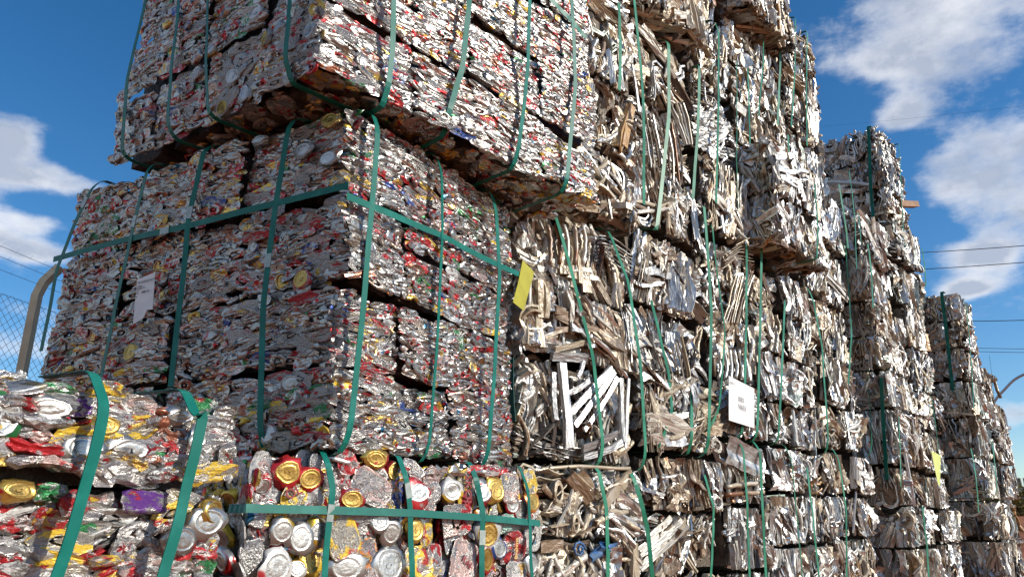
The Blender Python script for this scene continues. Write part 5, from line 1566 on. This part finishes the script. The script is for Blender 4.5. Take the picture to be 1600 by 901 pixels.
# ------------------------------------------------------------------ paper tags
def card(name, label, cat, b, face, pts, off, mat, curl, group=None):
    """a sheet of paper: outline on a face, slightly curled, with thickness"""
    P = np.array([b.face_point(face, x, z, 0, off) for x, z in pts])
    if face == 'S':
        inn = np.array([1.0, 0, 0])
    else:
        inn = np.array([0, 1.0, 0])
    n = len(P)
    c = P.mean(0)
    rings = []
    for t in (1.0, 0.66, 0.33):
        R = c + (P - c) * t
        d = np.linalg.norm((P - c), axis=1)[:, None]
        R = R - np.outer(np.sin(np.arange(n) * 2.1 + 0.6) * curl * t * t, inn)
        rings.append(R)
    front = np.vstack(rings + [c[None]])
    m = len(front)
    V = np.vstack([front - inn * 0.0007, front + inn * 0.0007])
    Vw = np.array([b.world(p) for p in V])
    base = Vw.mean(0)
    faces = []
    for k in range(2):
        for i in range(n):
            i2 = (i + 1) % n
            q = (k * n + i, k * n + i2, (k + 1) * n + i2, (k + 1) * n + i)
            faces.append(q)
            faces.append(tuple(m + j for j in reversed(q)))
    for i in range(n):
        i2 = (i + 1) % n
        t = (2 * n + i, 2 * n + i2, 3 * n)
        faces.append(t)
        faces.append(tuple(m + j for j in reversed(t)))
        faces.append((i2, i, m + i, m + i2))
    o = mesh_obj(name, Vw - base, faces, mat, None, False)
    o.location = base
    tag(o, label, cat, group)
    return o, base


def print_line(card_obj, base, b, face, a, z, off, text, rot):
    o = bpy.data.objects.new('lettering', TEXTS[text])
    o.parent = card_obj
    p = b.world(b.face_point(face, a, z, 0, off)) - base
    X = b.Rw @ (FACE_R[face] @ np.array([math.cos(rot), 0, math.sin(rot)]))
    Y = b.Rw @ (FACE_R[face] @ np.array([-math.sin(rot), 0, math.cos(rot)]))
    Z = np.cross(X, Y)
    o.matrix_basis = Matrix(((X[0], Y[0], Z[0], p[0]), (X[1], Y[1], Z[1], p[1]), (X[2], Y[2], Z[2], p[2]), (0, 0, 0, 1)))
    COL.objects.link(o)


tg, base = card('paper_tag', 'torn white paper tag with printed lines on the shaded side of the can bale', 'paper tag', L, 'S', [(0.873, 2.292), (0.785, 2.305), (0.773, 2.174), (0.798, 2.175), (0.812, 2.148), (0.863, 2.133)], -0.03, M_PAPER, 0.0015)
for a, z, t, s in ((0.866, 2.278, 'CIA DE RECICLADOS', 0), (0.866, 2.264, 'MATERIAL', 0), (0.866, 2.256, 'PRENSADO LATA', 0), (0.866, 2.248, 'LOTE', 0), (0.866, 2.240, 'PESO', 0), (0.838, 2.241, '00001 42', 0), (0.866, 2.229, 'Nr', 0)):
    print_line(tg, base, L, 'S', a, z, -0.0335, t, 0.0)
b2 = SCRAP['c2'][1][0]
D2 = -0.005
tg, base = card('paper_sheet', 'square white paper sheet with two rows of grey figures on the scrap wall', 'paper sheet', b2, 'F', [(0.042, 2.30), (0.367, 2.268), (0.32, 2.03), (-0.003, 2.045)], -0.055, M_PAPER, 0.0015)
for a, z, t, s in ((0.13, 2.18, '1881', 0.04), (0.13, 2.135, 'N653', 0.04), (0.04, 2.262, 'LOTE 2', 0.02)):
    print_line(tg, base, b2, 'F', a, z, -0.0585, t, -0.05)
card('yellow_card', 'olive yellow card sticking out at the right edge of the can bale', 'card', L, 'F', [(0.965, 2.511), (1.06, 2.488), (0.986, 2.306), (0.889, 2.316), (0.932, 2.411)], -0.03, M_YELLOW, 0.006)
bt = SCRAP['c6'][1][0]
card('yellow_card', 'pale lime yellow card hanging on the far part of the scrap wall', 'card', bt, 'F', [(-0.16, 2.09), (0.13, 2.07), (-0.02, 1.80), (-0.12, 1.82)], -0.06, M_LIME, 0.006)


# ------------------------------------------------------------------ ground, fences and what stands far off
def ground():
    n = 60
    v, f = [], []
    xs = np.r_[-900, -300, -100, np.linspace(-40, 60, n - 6), 120, 300, 900]
    ys = np.r_[-300, -60, np.linspace(-10, 70, n - 6), 120, 300, 900, 2000]
    for y in ys:
        for x in xs:
            bank = 1.85 * (1 / (1 + math.exp(-(y * 0.78 + x * 0.62 - 21.5) * 0.9))) if y > 5 else 0
            v.append((x, y, bank + 0.02 * math.sin(x * 1.7) * math.sin(y * 1.3)))
    m = len(xs)
    for j in range(len(ys) - 1):
        for i in range(m - 1):
            f.append((j * m + i, j * m + i + 1, (j + 1) * m + i + 1, (j + 1) * m + i))
    o = mesh_obj('ground', v, f, M_SOIL, None, True)
    tag(o, 'red soil ground rising behind the bales', None, None, 'structure')


ground()


def tube(pts, rad, k=8):
    return sweep(pts, circ(rad, k), ref=(0.13, 0.2, 0.97) if abs(pts[-1][2] - pts[0][2]) < 0.5 else (1, 0.1, 0))


# chain link fence on the left
fx, fy, fh = -2.93, 4.42, math.radians(11)
FD = np.array([math.sin(fh), math.cos(fh), 0])
fence = tag(empty('chain_link_fence', (fx, fy, 0)), 'chain link fence with tan concrete post and barbed wire at the left edge', 'fence')
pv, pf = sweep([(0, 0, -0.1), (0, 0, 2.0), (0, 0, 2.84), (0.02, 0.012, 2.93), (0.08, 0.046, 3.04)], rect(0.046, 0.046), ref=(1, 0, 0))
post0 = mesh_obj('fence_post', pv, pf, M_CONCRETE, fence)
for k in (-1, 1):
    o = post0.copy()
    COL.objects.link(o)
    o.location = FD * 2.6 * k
for z in (2.5, 2.62):
    pass
wv, wf = [], []


def wire(p, q, rad=0.0022):
    global wv, wf
    v, f = sweep([p, q], circ(rad * 0.6, 3), caps=False, ref=(0.3, 0.4, 0.86))
    n = len(wv)
    wv = wv + [tuple(x) for x in v]
    wf = wf + [tuple(i + n for i in g) for g in f]


TOPZ, BOT = 2.80, 1.3
span = 5.2
nd = 96
step = span / nd
for i in range(-32, nd):
    for sgn in (1, -1):
        s0 = -2.6 + i * step
        hgt = TOPZ - BOT
        run = hgt * 1.0
        sA, sB = s0, s0 + run
        zA, zB = (BOT, TOPZ) if sgn > 0 else (TOPZ, BOT)
        lo, hi = max(sA, -2.6), min(sB, 2.6)
        if hi - lo < 0.02:
            continue
        za = zA + (zB - zA) * (lo - sA) / run
        zb = zA + (zB - zA) * (hi - sA) / run
        wire(FD * lo + np.array([-0.05, 0, za]), FD * hi + np.array([-0.05 + 0.004 * sgn, 0, zb]))
wm = mesh_obj('wire_mesh', wv, wf, M_WIRE, fence)
for z, dx in ((TOPZ, -0.05), (2.92, 0.0), (2.98, 0.04), (3.03, 0.07)):
    v, f = tube([FD * -2.6 + np.array([dx, dx * 0.55 if z > 2.85 else 0, z]), np.array([dx, dx * 0.55, z - 0.01]), FD * 2.6 + np.array([dx, dx * 0.55, z])], 0.0013, 4)
    mesh_obj('barbed_wire' if z > 2.85 else 'top_wire', v, f, M_WIRE, fence)
    if z > 2.85:
        bv, bf = [], []
        for i in range(50):
            c = FD * (-2.6 + i * 0.104) + np.array([dx, dx * 0.55, z])
            n = len(bv)
            vv, ff = sweep([c + np.array([-0.012, 0, -0.015]), c + np.array([0.012, 0, 0.015])], circ(0.0006, 3), caps=False, ref=(0, 1, 0))
            bv += [tuple(x) for x in vv]
            bf += [tuple(j + n for j in g) for g in ff]
        o = mesh_obj('barb', bv, bf, M_WIRE, fence)
        o['kind'] = 'stuff'


def far_point(px, py, dist):
    r = px_dir(px, py)
    return np.array([0, 0, CAM_Z]) + r * dist / math.hypot(r[0], r[1])


# concrete fence far right: slats copied one by one
fc = np.array([17.9, 28.2, 0.0])
fd = np.array([0.62, -0.78, 0])
cf = tag(empty('concrete_fence', tuple(fc)), 'distant grey concrete slat fence above the red bank', 'fence')
sv, sf = box(-0.09, 0.09, -0.03, 0.03, 1.3, 3.05)
cz = math.atan2(fd[1], fd[0])
s0 = None
for i in range(-16, 24):
    o = mesh_obj('slat', sv, sf, M_GREY_CONCRETE, cf) if s0 is None else s0.copy()
    if s0 is None:
        s0 = o
    else:
        COL.objects.link(o)
    o.location = fd * 0.26 * i + np.array([0, 0, float(rng.normal(0, 0.01))])
    o.rotation_euler = (0, 0, cz)
for z in (1.9, 2.7):
    v, f = sweep([fd * -4.3 + np.array([0.06, 0.05, z]), fd * 6.1 + np.array([0.06, 0.05, z])], rect(0.06, 0.1), ref=(0, 0, 1))
    mesh_obj('rail', v, f, M_GREY_CONCRETE, cf)


def bush(loc, rad, h, n, label):
    root = tag(empty('bush', loc), label, 'bush')
    v, f = [], []
    cl = [(rng.normal(0, 0.45 * rad, 3) * np.array([1, 1, 0]) + np.array([0, 0, rng.uniform(0.25, 0.95) * h]), rng.uniform(0.2, 0.5) * rad) for _ in range(14)]
    for i in range(n):
        c, r_ = cl[int(rng.integers(len(cl)))]
        p = c + rng.normal(0, r_, 3) * np.array([1, 1, 0.8])
        a, bb = rng.normal(0, 1, 3), rng.normal(0, 1, 3)
        a /= np.linalg.norm(a)
        bb -= a * (a @ bb)
        bb /= np.linalg.norm(bb)
        s = rng.uniform(0.05, 0.12)
        k = len(v)
        v += [tuple(p - a * s), tuple(p + bb * s * 0.4), tuple(p + a * s), tuple(p - bb * s * 0.4)]
        f.append((k, k + 1, k + 2, k + 3))
    o = mesh_obj('crown', v, f, M_LEAF, root)
    for i in range(5):
        c = cl[i][0]
        vv, ff = tube([(0, 0, -0.1), tuple(c * 0.5 + np.array([0, 0, 0.05])), tuple(c)], 0.025, 5)
        mesh_obj('stem', vv, ff, M_STEM, root)


for (px, py, dist, rad, h, lab) in ((1596, 812, 25, 0.6, 0.5, 'yellow green bush on the red bank at the far end of the bale wall'),):
    p = far_point(px, py, dist)
    bush((p[0], p[1], 1.78), rad, h, 900, lab)

# tall floodlight pole beyond the fence
p = far_point(1590, 760, 40)
lp = tag(empty('lamp_post', (p[0], p[1], 1.4)), 'thin distant lamp post rising behind the concrete fence', 'lamp post')
v, f = sweep([(0, 0, 0), (0, 0, 4.05)], [circ(0.07, 8), circ(0.045, 8)], ref=(1, 0, 0))
mesh_obj('pole', v, f, M_POLE, lp, True)
v, f = box(-0.16, 0.16, -0.09, 0.09, 4.05, 4.2)
lh = mesh_obj('lamp_head', v, f, M_POLE, lp)
v, f = box(-0.13, 0.13, -0.1, -0.092, 4.07, 4.18)
mesh_obj('lens', v, f, M_PAPER, lh)

# street lamp whose curved arm reaches out from behind the last bales
a0, a1_, a2_ = far_point(1548, 640, 16), far_point(1572, 606, 16), far_point(1602, 583, 16)
a3_ = far_point(1660, 572, 16)
sl = tag(empty('street_lamp', (a0[0], a0[1], 0)), 'street lamp with a curved grey arm reaching right from behind the far bales', 'street lamp')
rel = np.array([a0[0], a0[1], 0])
v, f = tube([np.array([0, 0, 0]), np.array([0, 0, 2.0]), a0 - rel], 0.05, 8)
mesh_obj('pole', v, f, M_POLE, sl, True)
pts = smooth_path([a0 - rel, far_point(1556, 622, 16) - rel, a1_ - rel, far_point(1582, 594, 16) - rel, a2_ - rel, a3_ - rel], 18)
v, f = sweep(pts, circ(0.022, 8), ref=(0, -1, 0.2))
mesh_obj('arm', v, f, M_POLE, sl, True)
e = a3_ - rel
v, f = sweep([e + np.array([-0.05, 0, 0]), e + np.array([0.1, 0, 0.03]), e + np.array([0.5, -0.1, 0.02]), e + np.array([0.6, -0.1, 0.0])], [circ(0.03, 8), circ(0.09, 8), circ(0.1, 8), circ(0.04, 8)], ref=(0, 0, 1))
mesh_obj('lamp_head', v, f, M_POLE, sl, True)

# overhead cables
for (x0, y0, x1, y1, d0, d1, rad, lab) in ((1250, 400, 1760, 369, 30, 26, 0.012, 'upper black cable of the pair leaving the second tower'), (1250, 426, 1760, 395, 30, 26, 0.012, 'lower black cable of the pair leaving the second tower'),
                                          (1330, 498, 1760, 493, 34, 30, 0.013, 'single black cable crossing the sky beside the third tower'), (1380, 536, 1760, 543, 40, 36, 0.010, 'faint upper cable by the lowest skyline step'),
                                          (1380, 541, 1760, 549, 40, 36, 0.010, 'faint lower cable by the lowest skyline step'), (1180, 205, 1760, 146, 36, 30, 0.003, 'very thin wire high across the clouds')):
    A, B = far_point(x0, y0, d0), far_point(x1, y1, d1)
    t = np.linspace(0, 1, 14)[:, None]
    pts = A * (1 - t) + B * t
    pts[:, 2] -= 0.35 * (4 * t[:, 0] * (1 - t[:, 0])) * 0.4
    v, f = sweep(pts - A, circ(rad, 6), ref=(0, 0, 1))
    o = mesh_obj('power_cable', v, f, M_CABLE, None, True)
    o.location = A
    tag(o, lab, 'cable', 'overhead cables')
